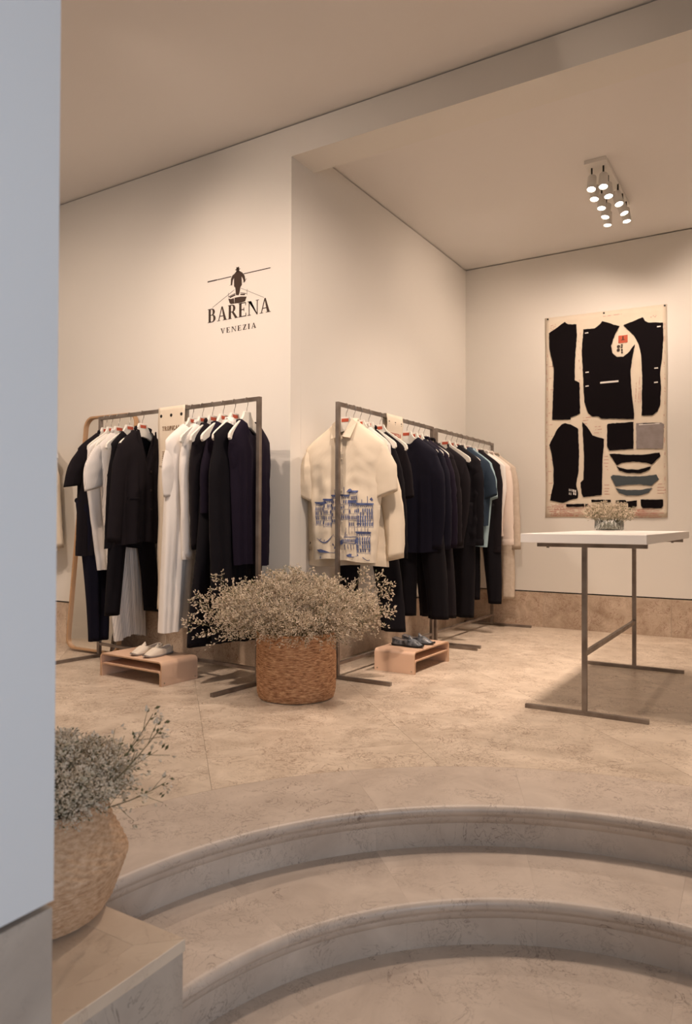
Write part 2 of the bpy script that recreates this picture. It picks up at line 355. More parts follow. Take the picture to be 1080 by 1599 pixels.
for li, (rn, ro, zt, zb) in enumerate(((R1, RO, 0.0, Z1), (R2, R1+.045, Z1, Z2))):
    st = thing('step', ['upper curved marble step edging the floor', 'lower curved marble step'][li], None); st.pop('category', None); st['kind'] = 'structure'
    for k in range(len(CUTS)-1):
        a0, a1 = math.radians(CUTS[k])+.00012, math.radians(CUTS[k+1])-.00012
        arc_slab('tread_slab', tread_prof(rn, ro, zt), a0, a1, M['step'], st)
        arc_slab('riser_slab', riser_prof(rn+.012, zb, zt-.045), a0, a1, M['step'], st)
lf = thing('floor', 'pinkish marble floor at the foot of the curved steps', None); lf.pop('category', None); lf['kind'] = 'structure'
for k in range(len(CUTS)-1):
    a0, a1 = math.radians(CUTS[k])+.00012, math.radians(CUTS[k+1])-.00012
    arc_slab('floor_slab', [(R2+.06, Z2-.03), (R2+.06, Z2), (.0, Z2), (.0, Z2-.03)], a0, a1, M['step'], lf, smooth=False)
boxo('floor_slab', (PX, -3.2, Z2-.03), (3.2, CY, Z2-.0008), M['step'], lf)
# stair cheek on the left (and its twin on the right)
ck = thing('stair_cheek', 'low stone cheek at the left end of the curved steps', None); ck.pop('category', None); ck['kind'] = 'structure'
CKX = -1.235
boxo('cheek_block', (-6.6, -3.2, -.62), (CKX-.004, CHK-.004, -.03), M['cheek'], ck, bevel=.002)
q = MB(); q.prism([(CKX, .3-3, -.03), (CKX, CHK, -.03), (CKX-.085, CHK-.085, -.03), (CKX-.085, .3-3, -.03)], (0, 0, .03)); q.build('coping_slab', M['coping'], ck, bevel=.002)
q = MB(); q.prism([(CKX-.0008, CHK, -.03), (-6.6, CHK, -.03), (-6.6, CHK-.0845, -.03), (CKX-.0853, CHK-.0845, -.03)], (0, 0, .0296)); q.build('coping_slab', M['coping'], ck, bevel=.001)
boxo('coping_slab', (-6.6, -2.7, -.03), (CKX-.0855, CHK-.0851, -.0006), M['coping'], ck, bevel=.0008)
ck2 = thing('stair_cheek', 'low stone cheek at the right end of the curved steps', None); ck2.pop('category', None); ck2['kind'] = 'structure'
boxo('cheek_block', (.95, 1.0, -.62), (3.2, CHK, 0), M['cheek'], ck2, bevel=.004)
# ------------------------------------------------------------------ serif lettering
def arcpts(cx, cy, rx, ry, a0, a1, n=10): return [(cx+rx*math.cos(lerp(a0, a1, k/n)), cy+ry*math.sin(lerp(a0, a1, k/n))) for k in range(n+1)]
T_, t_ = .20, .065
def rect(x0, y0, x1, y1): return [(x0, y0), (x1, y0), (x1, y1), (x0, y1)]
def bowl(x, y0, y1, rx, T=T_, t=t_, full=False):
    cy = (y0+y1)/2; ry = (y1-y0)/2; a0, a1 = (-PI/2, PI/2) if not full else (0, 2*PI); n = 10 if not full else 22
    O = arcpts(x, cy, rx, ry, a0, a1, n); I = arcpts(x, cy, rx-T, ry-t, a0, a1, n)
    return [[O[k], O[k+1], I[k+1], I[k]] for k in range(n)]
def stem(x, T=T_): return [rect(x, 0, x+T, 1), rect(x-.07, 0, x+T+.07, .04), rect(x-.07, .96, x+T+.07, 1)]
def glyph(c):
    if c == 'B': return .78, stem(.08)+[rect(.2, .96-.025, .42, 1), rect(.2, .50, .42, .56), rect(.2, 0, .44, .065)]+bowl(.40, .5, 1, .26)+bowl(.42, 0, .56, .31)
    if c == 'A': return .92, [[(.42, 1.02), (.50, 1.02), (.20, .04), (.13, .04)], [(.42, 1.02), (.52, 1.02), (.86, .04), (.64, .04)], rect(.22, .30, .66, .36), rect(.02, 0, .30, .04), rect(.55, 0, .95, .04)]
    if c == 'R': return .86, stem(.08)+[rect(.2, .94, .42, 1), rect(.2, .46, .42, .52)]+bowl(.40, .46, 1, .27)+[[(.34, .49), (.52, .49), (.86, .04), (.64, .04)], rect(.62, 0, .92, .04)]
    if c == 'E': return .74, stem(.08)+[rect(.2, .94, .66, 1), rect(.2, 0, .68, .06), rect(.2, .48, .50, .54), rect(.61, .78, .66, 1), rect(.64, 0, .69, .24), rect(.47, .38, .51, .64)]
    if c == 'N': return .95, [rect(.10, 0, .165, 1), rect(.0, 0, .27, .04), rect(.0, .96, .22, 1), [(.06, 1), (.30, 1), (.86, -.02), (.80, -.02)], [(.06, 1), (.30, 1), (.86, .0), (.66, .22)], rect(.80, 0, .865, 1), rect(.70, .96, .97, 1)]
    if c == 'V': return .92, [[(.10, .98), (.32, .98), (.52, -.02), (.44, -.02)], [(.74, .98), (.81, .98), (.52, -.02), (.44, -.02)], rect(.0, .96, .40, 1), rect(.62, .96, .92, 1)]
    if c == 'Z': return .74, [rect(.06, .94, .68, 1), rect(.04, 0, .68, .06), [(.44, .94), (.66, .94), (.28, .06), (.06, .06)], rect(.06, .76, .11, 1), rect(.64, 0, .69, .25)]
    if c == 'I': return .38, stem(.09)
    if c == 'T': return .78, [rect(.29, 0, .29+T_, 1), rect(.2, 0, .58, .04), rect(.04, .94, .74, 1), rect(.03, .74, .07, 1), rect(.71, .74, .75, 1)]
    if c == 'O': return .88, bowl(.44, -.02, 1.02, .40, .19, .06, True)
    if c == 'P': return .78, stem(.08)+[rect(.2, .94, .42, 1), rect(.2, .44, .42, .50)]+bowl(.40, .44, 1, .29)
    if c == 'C': return .82, [[a, b, c2, d] for a, b, c2, d in [p for k, p in enumerate(bowl(.44, -.02, 1.02, .40, .19, .06, True)) if not (k < 2 or k > 19)]]
    if c == 'L': return .72, stem(.08)+[rect(.2, 0, .66, .06), rect(.62, 0, .67, .26)]
    return .4, []
def lettering(q, text, mapf, h, width, track=.08, mi=0):
    gs = [glyph(c) for c in text]; tot = sum(g_[0] for g_ in gs)+track*(len(gs)-1); sx = width/tot; x = 0
    for w, polys in gs:
        for p in polys: mapf(q, [((x+a)*sx, b*h) for a, b in p])
        x += w+track
# wall logo
lg = thing('wall_logo', 'dark painted shop logo of a boatman with an oar above the serif words BARENA VENEZIA', 'sign', (-3.23, YA, 2.39))
LY = -.0015
def onwall(x0, z0): 
    def f(q, pts): q.prism([(x0+a+3.23, LY, z0+b-2.39) for a, b in pts], (0, .0013, 0))
    return f
q = MB(); lettering(q, 'BARENA', onwall(-3.500, 2.391), .097, .553); q.build('lettering', M['ink'], lg)
q = MB(); lettering(q, 'VENEZIA', onwall(-3.382, 2.300), .036, .315, .25); q.build('lettering', M['ink'], lg)
def wpoly(q, pts, dy=0): q.prism([(x+3.23, LY+dy, z-2.39) for x, z in pts], (0, .0013, 0))
def wline(q, a, b, w, dy=0):
    d = Vector((b[0]-a[0], b[1]-a[1])).normalized(); n = Vector((-d.y, d.x))*w/2
    wpoly(q, [(a[0]-n.x, a[1]-n.y), (b[0]-n.x, b[1]-n.y), (b[0]+n.x, b[1]+n.y), (a[0]+n.x, a[1]+n.y)], dy)
q = MB()
wpoly(q, [(-3.257, 2.70), (-3.275, 2.690), (-3.289, 2.668), (-3.291, 2.625), (-3.279, 2.622), (-3.273, 2.655), (-3.262, 2.672), (-3.261, 2.613), (-3.250, 2.600), (-3.243, 2.549), (-3.219, 2.545), (-3.213, 2.560), (-3.204, 2.598), (-3.192, 2.612), (-3.196, 2.672), (-3.181, 2.649), (-3.173, 2.622), (-3.161, 2.634), (-3.169, 2.672), (-3.189, 2.696), (-3.214, 2.712), (-3.242, 2.712)])
wpoly(q, [(x, z) for x, z in arcpts(-3.229, 2.718, .013, .014, 0, 2*PI, 12)[:-1]])
wpoly(q, [(-3.251, 2.722), (-3.208, 2.722), (-3.208, 2.727), (-3.251, 2.727)])
wpoly(q, [(-3.242, 2.727), (-3.217, 2.727), (-3.219, 2.742), (-3.229, 2.739), (-3.239, 2.742)])
q.build('boatman_figure', M['ink'], lg)
q = MB(); wline(q, (-3.503, 2.6835), (-3.285, 2.6845), .0055); wline(q, (-3.177, 2.6845), (-2.948, 2.6855), .0055); wline(q, (-3.503, 2.6835), (-3.42, 2.684), .0075)
q.build('oar', M['ink'], lg)
q = MB(); wline(q, (-3.456, 2.495), (-3.259, 2.588), .0022); wline(q, (-3.200, 2.590), (-3.004, 2.496), .0022); wline(q, (-3.311, 2.575), (-3.311, 2.540), .0018); wline(q, (-3.145, 2.575), (-3.147, 2.535), .0018)
wline(q, (-3.30, 2.625), (-3.280, 2.630), .0018); wline(q, (-3.185, 2.626), (-3.150, 2.648), .0018); q.build('rope_line', M['ink'], lg)
q = MB()
wpoly(q, [(-3.312, 2.536), (-3.300, 2.504), (-3.288, 2.494), (-3.258, 2.493), (-3.262, 2.531), (-3.29, 2.529)])
wpoly(q, [(-3.256, 2.493), (-3.20, 2.490), (-3.163, 2.494), (-3.150, 2.524), (-3.20, 2.532), (-3.256, 2.533)])
wline(q, (-3.308, 2.548), (-3.25, 2.562), .004); wline(q, (-3.205, 2.560), (-3.152, 2.545), .004); wline(q, (-3.205, 2.548), (-3.165, 2.541), .009); wline(q, (-3.30, 2.541), (-3.25, 2.552), .009)
q.build('boat', M['ink'], lg)
# ------------------------------------------------------------------ racks
BARZ = 1.745
def rack(label, p, qv, toe_dir, toe_back):
    p = Vector((*p, 0)); e = Vector((*qv, 0)); d = (e-p).normalized(); L_ = (e-p).length
    r = thing('clothes_rack', label, 'clothes rack', p, math.atan2(d.y, d.x), 'raw steel clothes racks')
    w = .025; sgn = toe_dir
    for x in (0, L_):
        q = MB(); q.box((x-w/2, -w/2, .02), (x+w/2, w/2, BARZ+.010)); q.build('post', M['steel'], r, bevel=.0012)
        q = MB(); a, b = sorted((sgn*.385, -sgn*toe_back)); q.box((x-w/2, a, 0), (x+w/2, b, .022)); q.build('foot_bar', M['steel'], r, bevel=.0012)
    q = MB(); q.box((w/2, -w/2, BARZ-.014), (L_-w/2, w/2, BARZ+.010)); q.build('top_bar', M['steel'], r, bevel=.001)
    q = MB(); q.box((w/2, -.01, .085), (L_-w/2, .01, .105)); q.build('bottom_rail', M['steel'], r, bevel=.001)
    return r, d, L_
LN, LF = (-2.760, 3.500), (-4.310, 3.605)
rackL, dL, lenL = rack('steel clothes rack in front of the logo wall, left of the tall basket', LN, LF, 1, .02)
rackR1, _, lenR1 = rack('steel clothes rack on the side wall, nearest the tall basket', (-2.445, 3.905), (-2.445, 5.325), -1, .28)
rackR2, _, lenR2 = rack('steel clothes rack on the side wall, farther back in the alcove', (-2.455, 5.425), (-2.455, 6.735), -1, .28)
# ------------------------------------------------------------------ hangers and garments
def hanger_master():
    q = MB()
    P = [(0, -.084), (.034, -.084), (.040, -.102), (.060, -.130), (.130, -.172), (.205, -.222), (.222, -.238), (.226, -.262), (.214, -.276), (.198, -.270), (.12, -.226), (.05, -.186), (0, -.176)]
    full = P+[(-x, z) for x, z in P[::-1] if x > 0]
    n = len(full)
    # curved board: y follows x^2 so the shoulders come forward; built in vertical slices
    xs = sorted(set([round(x, 4) for x, _ in P]+[.09, .17])); xs = [-x for x in xs[::-1] if x > 0]+xs
    def zt(x):
        x = abs(x); top_ = P[1:9]
        for i in range(len(top_)-1):
            if top_[i][0] <= x <= top_[i+1][0] and top_[i+1][0] > top_[i][0]: return lerp(top_[i][1], top_[i+1][1], (x-top_[i][0])/(top_[i+1][0]-top_[i][0]))
        return -.084 if x < .034 else -.262
    def zb(x):
        x = abs(x); bot = P[8:][::-1]
        bot = [(a, b) for a, b in bot]
        for i in range(len(bot)-1):
            if bot[i][0] <= x <= bot[i+1][0] and bot[i+1][0] > bot[i][0]: return lerp(bot[i][1], bot[i+1][1], (x-bot[i][0])/(bot[i+1][0]-bot[i][0]))
        return -.266
    prev = None
    vs = []; fs = []
    for x in xs:
        y = -.35*x*x; th = .009
        vs += [(x, y-th, zb(x)), (x, y+th, zb(x)), (x, y+th, zt(x)), (x, y-th, zt(x))]
    for i in range(len(xs)-1):
        a = i*4; b = a+4
        for k in range(4): fs.append((a+k, b+k, b+(k+1) % 4, a+(k+1) % 4))
    fs.append((0, 1, 2, 3)); e = (len(xs)-1)*4; fs.append((e+3, e+2, e+1, e))
    q.add(vs, fs); board = q.mesh('shoulder_board', M['hanger'])
    q = MB(); pts = []
    for k in range(11):
        a = math.radians(lerp(200, -20, k/10)); pts.append((.0165*math.cos(a)-.0, 0, -.0115+.0165*math.sin(a)))
    pts = [(p[0], p[1], p[2]) for p in pts]+[(.013, 0, -.038), (.002, 0, -.06), (0, 0, -.088)]
    q.tube(pts, .0022, 6); hook = q.mesh('hook', M['chrome'], True)
    q = MB(); q.box((-.027, -.0115, -.116), (.025, -.0090, -.095)); lab = q.mesh('red_label', M['red'])
    return board, hook, lab
HB, HH, HL = hanger_master()
def obj(name, me, parent): o = bpy.data.objects.new(name, me); C.objects.link(o); o.parent = parent; return o
def hanger(pos, rz, label, group, with_label=True):
    h = thing('clothes_hanger', label, 'hanger', pos, rz, group)
    obj('shoulder_board', HB, h).modifiers.new('bevel', 'BEVEL').width = .003
    obj('hook', HH, h)
    if with_label: tag(obj('red_label', HL, h), 'orange red paper label')
    return h
def N3(x, y, z): return noise.noise(Vector((x, y, z)))
def body_mesh(seed=0, cx=0, wn=.075, zn=-.130, ws=.235, zs=-.245, wa=None, hem=-1.0, wh=.25, t=.045, fold=.012, nf=3.0, neck=.07, bneck=.015, vneck=False, hemcurve=0.0, crink=.003, sleeveless=False, tilt=0.0, solid=True):
    wa = wa or ws*1.02; NCo, NR = 30, 40; vs = []; fs = []
    rng = random.Random(seed); ph = rng.uniform(0, 6)
    def surf(u, r, side):
        a = abs(u)
        xt = u*ws
        ax = abs(xt)
        if ax <= wn:
            k = ax/wn
            zt = zn-(neck if side < 0 else bneck)*((1-k) if vneck and side < 0 else (1-k*k)**.7)
        else:
            k = (ax-wn)/(ws-wn); zt = lerp(zn, zs, k**.95)-(.012*k**6)
        z = lerp(zt, hem-hemcurve*(1-u*u)+.01*math.sin(u*3+ph), r)
        dz = (zs-z)
        arm = .24
        if z > zs-arm:
            w = lerp(ws, wa if not sleeveless else wa*.86, sm((zs-z)/arm)) if z < zs else ws
            if sleeveless and z < zs: w = lerp(ws*.92, wa, sm((zs-z)/arm))
        else: w = lerp(wa, wh, ((zs-arm)-z)/max(.05, (zs-arm)-hem))
        x = u*w
        tt = t*(min(1, (r*1.0/.16))**.6)*lerp(1, .85, r)
        if ax <= wn: tt = max(tt, .035)
        y = side*(tt*(max(0, 1-a**3.2))**.55+.004+.010*(1-a**6)*(1 if r > 0 else .4))
        f = fold*sm(r*1.6)*math.sin(nf*PI*u+ph+1.2*r)*(.6+.4*math.sin(2.1*u+ph*2))
        f += fold*.5*sm(r*2)*math.sin(nf*2.3*PI*u+ph*1.7)
        f += crink*(N3(x*9+seed, z*14, side*3.0)+.6*N3(x*25, z*30+seed, side))*min(1, r*6)
        y += f
        y -= .35*min(ax, .22)**2*(1-sm(r*3))
        x += tilt*(-z)
        return (cx+x, y, z)
    for side in (-1, 1):
        for j in range(NR+1):
            r = (j/NR)
            for i in range(NCo+1): vs.append(surf(2*i/NCo-1, r, side))
    K = (NR+1)*(NCo+1)
    for s_ in (0, 1):
        for j in range(NR):
            for i in range(NCo):
                a = s_*K+j*(NCo+1)+i; f_ = (a, a+1, a+NCo+2, a+NCo+1); fs.append(f_ if s_ else f_[::-1])
    for j in range(NR):   # side seams
        for i in (0, NCo):
            a = j*(NCo+1)+i; b = a+NCo+1; fs.append((a, b, b+K, a+K) if i else (a, a+K, b+K, b))
    for i in range(NCo):  # shoulder seams
        u = 2*(i+.5)/NCo-1
        if abs(u*ws) > wn: fs.append((i, i+1, i+1+K, i+K))
    # hem closed a little way up inside, so that the garment has an inside
    q = MB(); q.add(vs, fs)
    return q, surf
def sleeve_mesh(side, P0, P1, r0, r1, b0=.038, b1=.027, bend=.0, n=18, seed=0, crink=.004, cuffslope=.0):
    q = MB(); K = 20; vs = []; P0 = Vector(P0); P1 = Vector(P1); d = (P1-P0); L_ = d.length; d.normalize(); nrm = Vector((d.z, 0, -d.x))
    if nrm.x < 0: nrm = -nrm
    for i in range(n+1):
        s = i/n; c = P0.lerp(P1, s)+nrm*side*bend*math.sin(PI*s)
        dd_ = sm(min(1, s*L_/.17)); w = lerp(.046, lerp(r0, r1, s), dd_); b = lerp(.020, lerp(b0, b1, s), dd_)
        if i == 0: w *= .55; b *= .5; c = c-d*.012
        for k in range(K):
            a = 2*PI*k/K; x = w*math.cos(a); y = b*math.sin(a)
            wr = crink*(N3(s*L_*22+seed, math.cos(a)*1.5, math.sin(a)*1.5+seed)+.5*math.sin(s*L_*60+2*math.cos(a)+seed)*.3)
            p = c+nrm*(x+wr)+Vector((0, y+wr, 0)); p.z += cuffslope*x*sm(s*1.2)
            vs.append(p)
    fs = [(i*K+k, i*K+(k+1) % K, (i+1)*K+(k+1) % K, (i+1)*K+k) for i in range(n) for k in range(K)]
    fs.append(tuple(range(K)))
    # turned-in hem
    base = len(vs)
    for k in range(K):
        v = Vector(vs[n*K+k]); c = P1; vs.append(c+(v-c)*.86+Vector((0, 0, .012)))
    fs += [(n*K+k, n*K+(k+1) % K, base+(k+1) % K, base+k) for k in range(K)]; fs.append(tuple(base+k for k in range(K)))
    q.add(vs, fs); return q
def button(q, x, y, z, r=.008, mi=0): 
    q.lathe([(0, 0), (r, 0), (r, .003), (0, .004)], 10); 
def top(name, label, cat, pos, rz, mt, group, sleeves=(), collar=None, buttons=None, placket=False, pocket=None, cuffs=False, seed=0, cuffmat=None, **kw):
    g_ = thing(name, label, cat, pos, rz, group)
    q, surf = body_mesh(seed=seed, **kw)
    b = q.build('body', mt, g_, smooth=True)
    ws = kw.get('ws', .235); zs = kw.get('zs', -.245); cx = kw.get('cx', 0)
    for i, s in enumerate(sleeves):   # (side, xend, zend, r0, r1, bend, slope)
        sd, xe, ze, ra, rb = s[:5]; bend = s[5] if len(s) > 5 else 0; sl = s[6] if len(s) > 6 else 0
        P0 = (cx+sd*(ws-.046), -.014, zs-.010); o = sleeve_mesh(sd, P0, (xe, -.004, ze), ra, rb, bend=bend, seed=seed+i*3.3, cuffslope=sl).build('sleeve', mt, g_, smooth=True)
        if cuffs:
            q = MB(); P1 = Vector((xe, -.004, ze)); d = (P1-Vector(P0)).normalized(); p0 = P1-d*.05
            q.tube([p0, p0+d*.002, P1-d*.001, P1+d*.003], [rb*1.03, rb*1.06, rb*1.05, rb*1.0], 18, flat=.5)
            q.build('cuff', cuffmat or mt, g_, smooth='auto')
    zn = kw.get('zn', -.130); wn = kw.get('wn', .075); nk = kw.get('neck', .07)
    if collar == 'shirt':
        for sd in (-1, 1):
            q = MB(); A = [(sd*wn*.95, .012, zn+.014), (sd*wn*1.18, -.034, zn-.020), (sd*wn*.92, -.082, zn-.120), (sd*.006, -.080, zn-nk+.008), (sd*.014, -.062, zn-nk+.034), (sd*wn*.66, -.030, zn+.012)]
            q.add([Vector(p)+Vector((cx, 0, 0)) for p in A], [(0, 1, 5), (1, 2, 3), (1, 3, 4), (1, 4, 5)])
            o = q.build('collar', mt, g_); sdm = o.modifiers.new('s', 'SOLIDIFY'); sdm.thickness = .003
        q = MB(); pts = [(cx+wn*.98*math.cos(a), .010+.034*math.sin(a), zn+.002+.010*math.sin(a)) for a in [PI*k/8 for k in range(9)]]
        q.tube(pts, .011, 6, flat=.35); q.build('collar_stand', mt, g_, smooth=True)
    if collar == 'band' or collar == 'lapel':
        q = MB(); pts = [(cx+wn*1.0*math.cos(a), -.01+.035*math.sin(a), zn+.004+.014*math.sin(a)) for a in [lerp(-.25, PI+.25, k/12) for k in range(13)]]
        q.tube(pts, .014, 6, flat=.45); q.build('collar', mt, g_, smooth=True)
    if collar == 'lapel':
        for sd in (-1, 1):
            q = MB(); pts = []
            for k in range(7):
                s_ = k/6; z = lerp(zn-.01, zn-nk-.12, s_); u = sd*lerp(wn*1.05, .012, s_)/ws
                pts.append((cx+u*ws, -.052-.012*math.sin(PI*s_), z))
            vs = []; 
            for k, p in enumerate(pts):
                w_ = .034*math.sin(PI*min(1, (k+1.2)/7)); vs += [p, (p[0]+sd*w_, p[1]+.006, p[2]+.006)]
            q.add(vs, [(2*k, 2*k+1, 2*k+3, 2*k+2) for k in range(6)]); o = q.build('lapel', mt, g_); o.modifiers.new('s', 'SOLIDIFY').thickness = .003
    def onsurf(x, z, dy=-.002):
        # find front surface point by marching the analytic surface
        best = None
        hem = kw.get('hem', -1.0); 
        r = .5; u = 0
        for _ in range(14):
            p = surf(u, r, -1); z0 = surf(u, 0, -1)[2]; z1 = surf(u, 1, -1)[2]
            r = max(0, min(1, (z-z0)/(z1-z0)))
            wloc = (surf(1, r, -1)[0]-surf(-1, r, -1)[0])/2; cxl = (surf(1, r, -1)[0]+surf(-1, r, -1)[0])/2
            # width changes with z rather than with r
            px = surf(u, r, -1)[0]; u = max(-1, min(1, u+(x-px)/max(wloc, .05)))
        p = surf(u, r, -1); return (x, p[1]+dy, z)
    g_['_'] = 0; del g_['_']
    if placket:
        q = MB(); hem = kw.get('hem', -1.0); n = 24; vs = []
        for k in range(n+1):
            z = lerp(zn-nk-.005, hem+.004, k/n)
            for dx in (-.016, .016): vs.append(onsurf(cx+dx, z, -.0025))
        q.add(vs, [(2*k, 2*k+1, 2*k+3, 2*k+2) for k in range(n)]); o = q.build('placket', mt, g_); o.modifiers.new('s', 'SOLIDIFY').thickness = .002
    if buttons:
        bx, bz, bm, br = buttons
        for z in bz:
            p = onsurf(cx+bx, z, -.006); q = MB()
            n = 10; q.add([(p[0]+br*math.cos(2*PI*k/n), p[1]-.0, p[2]+br*math.sin(2*PI*k/n)) for k in range(n)]+[(p[0]+br*math.cos(2*PI*k/n), p[1]+.004, p[2]+br*math.sin(2*PI*k/n)) for k in range(n)],
                [tuple(range(n))]+[(k, (k+1) % n, n+(k+1) % n, n+k) for k in range(n)]); q.build('button', bm, g_)
    if pocket:
        for (x0, z0, x1, z1) in pocket:
            q = MB(); n = 6; vs = []
            for j in range(n+1):
                for i in range(n+1): vs.append(onsurf(cx+lerp(x0, x1, i/n), lerp(z0, z1, j/n), -.006))
            q.add(vs, [(j*(n+1)+i, j*(n+1)+i+1, (j+1)*(n+1)+i+1, (j+1)*(n+1)+i) for j in range(n) for i in range(n)])
            o = q.build('pocket', mt, g_); sdm = o.modifiers.new('s', 'SOLIDIFY'); sdm.thickness = .004; sdm.offset = 0
    return g_, onsurf
def trousers(label, pos, rz, mt, group, legs, z0=-.62, hipw=.17, seed=0, name='trousers', t=.05, topx=None):
    g_ = thing(name, label, 'trousers', pos, rz, group)
    K = 20
    for i, (xb, zb, hw) in enumerate(legs):
        sd = -1 if i == 0 else 1; q = MB(); vs = []; n = 30; cx0 = sum(l[0] for l in legs)/2
        for j in range(n+1):
            s = j/n; z = lerp(z0, zb, s); xc = lerp((cx0*.5 if topx is None else topx)+sd*hipw*.5, xb, sm(s)*.4+.6*s); w = lerp(hipw*.56, hw, s**.8); d = lerp(t*1.1, t*.75, s)
            for k in range(K):
                a = 2*PI*k/K; x = w*math.cos(a); y = d*math.sin(a)*abs(math.sin(a))**.2
                cr = 1+.10*max(0, -math.sin(a))**8   # pressed crease at the front
                f = .006*math.sin(5*a+seed+3*s)*sm(s*2)+.004*N3(xc+x*8+seed, y*8, z*8)
                vs.append((xc+x+f*.6, y*cr+f+.01*math.sin(seed+4*s), z))
        fs = [(i_*K+k, i_*K+(k+1) % K, (i_+1)*K+(k+1) % K, (i_+1)*K+k) for i_ in range(n) for k in range(K)]
        fs.append(tuple(range(K))); b = len(vs)
        for k in range(K):
            v = vs[n*K+k]; vs.append((lerp(xb, v[0], .93), v[1]*.93, v[2]+.02))
        fs += [(n*K+k, n*K+(k+1) % K, b+(k+1) % K, b+k) for k in range(K)]; fs.append(tuple(b+k for k in range(K)))
        q.add(vs, fs); q.build('trouser_leg', mt, g_, smooth=True)
    q = MB(); pts = []
    cx0 = sum(l[0] for l in legs)/4 if topx is None else topx
    q.tube([(cx0-hipw-.0, 0, z0), (cx0+hipw+.0, 0, z0)], .02, 10, flat=1.6); q.build('waistband', mt, g_, smooth=True)
    return g_
# placement on racks. right racks: local x = world x, front faces -y. left rack: local x = world +y, front faces +x
def posR(y): return (-2.447, y, BARZ+.010)
def posL(x): return (x, 3.5-(x+2.76)*.0677, BARZ+.010)
RZL = PI/2+.03
GH = 'white hangers on the racks'
# ---- left rack
def hl(x, lab, wl=True, dz=0): return hanger(posL(x), RZL, lab, 'white hangers on the left rack', wl)
hl(-4.255, 'white hanger under the dark navy jacket beside the mirror'); hl(-4.190, 'white hanger, second from the mirror'); hl(-4.105, 'white hanger inside the white striped dress')
hl(-3.985, 'white hanger carrying the narrow black jumpsuit'); hl(-3.845, 'white hanger inside the open charcoal jacket')
GL = 'clothes on the left rack'
top('jacket', 'dark navy jacket with puffed half sleeves, leftmost garment beside the mirror', 'jacket', posL(-4.255), RZL, M['charcoal'], GL, seed=1, cx=-.01, ws=.225, wh=.155, wa=.19, tilt=-.085, hem=-1.0, wn=.06, t=.045, collar='band', fold=.008,
    sleeves=[(-1, -.285, -.52, .075, .085, .02, .5), (1, .16, -.5, .06, .05)], pocket=[(-.15, -.80, -.05, -.90)])
trousers('dark navy trousers hanging below the leftmost jacket, hems nearest the mirror', posL(-4.262), RZL, M['navy'], GL, [(-.078, -1.625, .046), (.002, -1.625, .046)], seed=3, hipw=.14, z0=-.62, topx=-.10)
top('shirt', 'white shirt almost hidden between the navy jacket and the striped dress', 'shirt', posL(-4.185), RZL, M['white'], GL, seed=5, ws=.232, wh=.14, tilt=.02, hem=-1.12, wn=.05, t=.02, zs=-.24)
d_, _f = top('dress', 'long white finely striped dress with short puffed sleeves and a curved hem', 'dress', posL(-4.095), RZL, M['stripe'], GL, seed=7, cx=.0, ws=.235, wa=.20, wh=.145, tilt=.07, hem=-1.61, t=.05, collar='band', fold=.018, nf=4, hemcurve=-.02,
    sleeves=[(-1, -.232, -.54, .080, .075, .03, .45), (1, .18, -.45, .06, .05)])
trousers('narrow black trousers with legs spread, between the striped dress and the charcoal jacket', posL(-3.975), RZL, M['black'], GL, [(-.150, -1.41, .062), (.222, -1.41, .070)], z0=-.45, seed=9, hipw=.17, topx=-.01)
top('jumpsuit', 'black strap jumpsuit top behind the charcoal jacket', 'jumpsuit', posL(-3.97), RZL, M['black'], GL, seed=11, ws=.20, wh=.22, hem=-.95, t=.03, sleeveless=True, zs=-.24, neck=.12)
top('jacket', 'open charcoal collarless jacket with long sleeves, last before the TROPICAL cloth', 'jacket', posL(-3.842), RZL, M['charcoal'], GL, seed=13, cx=-.005, ws=.235, wh=.235, hem=-.915, t=.05, vneck=True, neck=.20, collar='lapel', fold=.012, wn=.07,
    sleeves=[(-1, -.255, -.905, .075, .06, .0), (1, .235, -.9, .07, .055, .0)], buttons=(.02, (-.42, -.55, -.68), M['button'], .008), pocket=[(-.17, -.60, -.06, -.612)])
for x, lb in ((-3.345, 'white hanger, first after the TROPICAL cloth'), (-3.252, 'white hanger, second after the TROPICAL cloth'), (-3.160, 'white hanger, third after the TROPICAL cloth'),
              (-3.065, 'white hanger in the black sleeveless vest'), (-2.968, 'white hanger showing its whole red label above a white collar')): hl(x, lb)
h = hl(-2.862, 'hanger with a thin wire loop, nearest the front post of the left rack', False); h.scale = (.86, 1, 1)
q = MB(); q.tube([(.040*math.cos(a), 0, -.135+.048*math.sin(a)) for a in [2*PI*k/24-PI/2 for k in range(25)]], .0018, 6, cap=False); q.build('wire_loop', M['chrome'], h, smooth=True)
top('tee_shirt_dress', 'long white short-sleeved dress just right of the TROPICAL cloth', 'dress', posL(-3.345), RZL, M['white'], GL, seed=21, cx=.0, ws=.238, wa=.19, wh=.14, tilt=-.095, hem=-1.45, t=.05, fold=.014, nf=3,
    sleeves=[(-1, -.195, -.60, .07, .065, .02, .2), (1, .24, -.55, .07, .07, .02)])
top('shirt', 'white long-sleeved shirt with a narrow cuff, next to the white dress', 'shirt', posL(-3.252), RZL, M['white'], GL, seed=23, ws=.20, wh=.17, hem=-.82, t=.035, collar='band', cuffs=True,
    sleeves=[(-1, -.135, -1.00, .068, .045, .0), (1, .22, -.9, .065, .045, .0)])
top('jacket', 'black long-sleeved jacket between the white shirt and the sleeveless vest', 'jacket', posL(-3.160), RZL, M['charcoal'], GL, seed=25, ws=.20, wh=.17, hem=-.92, t=.04, collar='band',
    sleeves=[(-1, -.128, -.935, .068, .060, .0), (1, .22, -.9, .07, .055, .0)], buttons=(-.10, (-.86,), M['button'], .007))
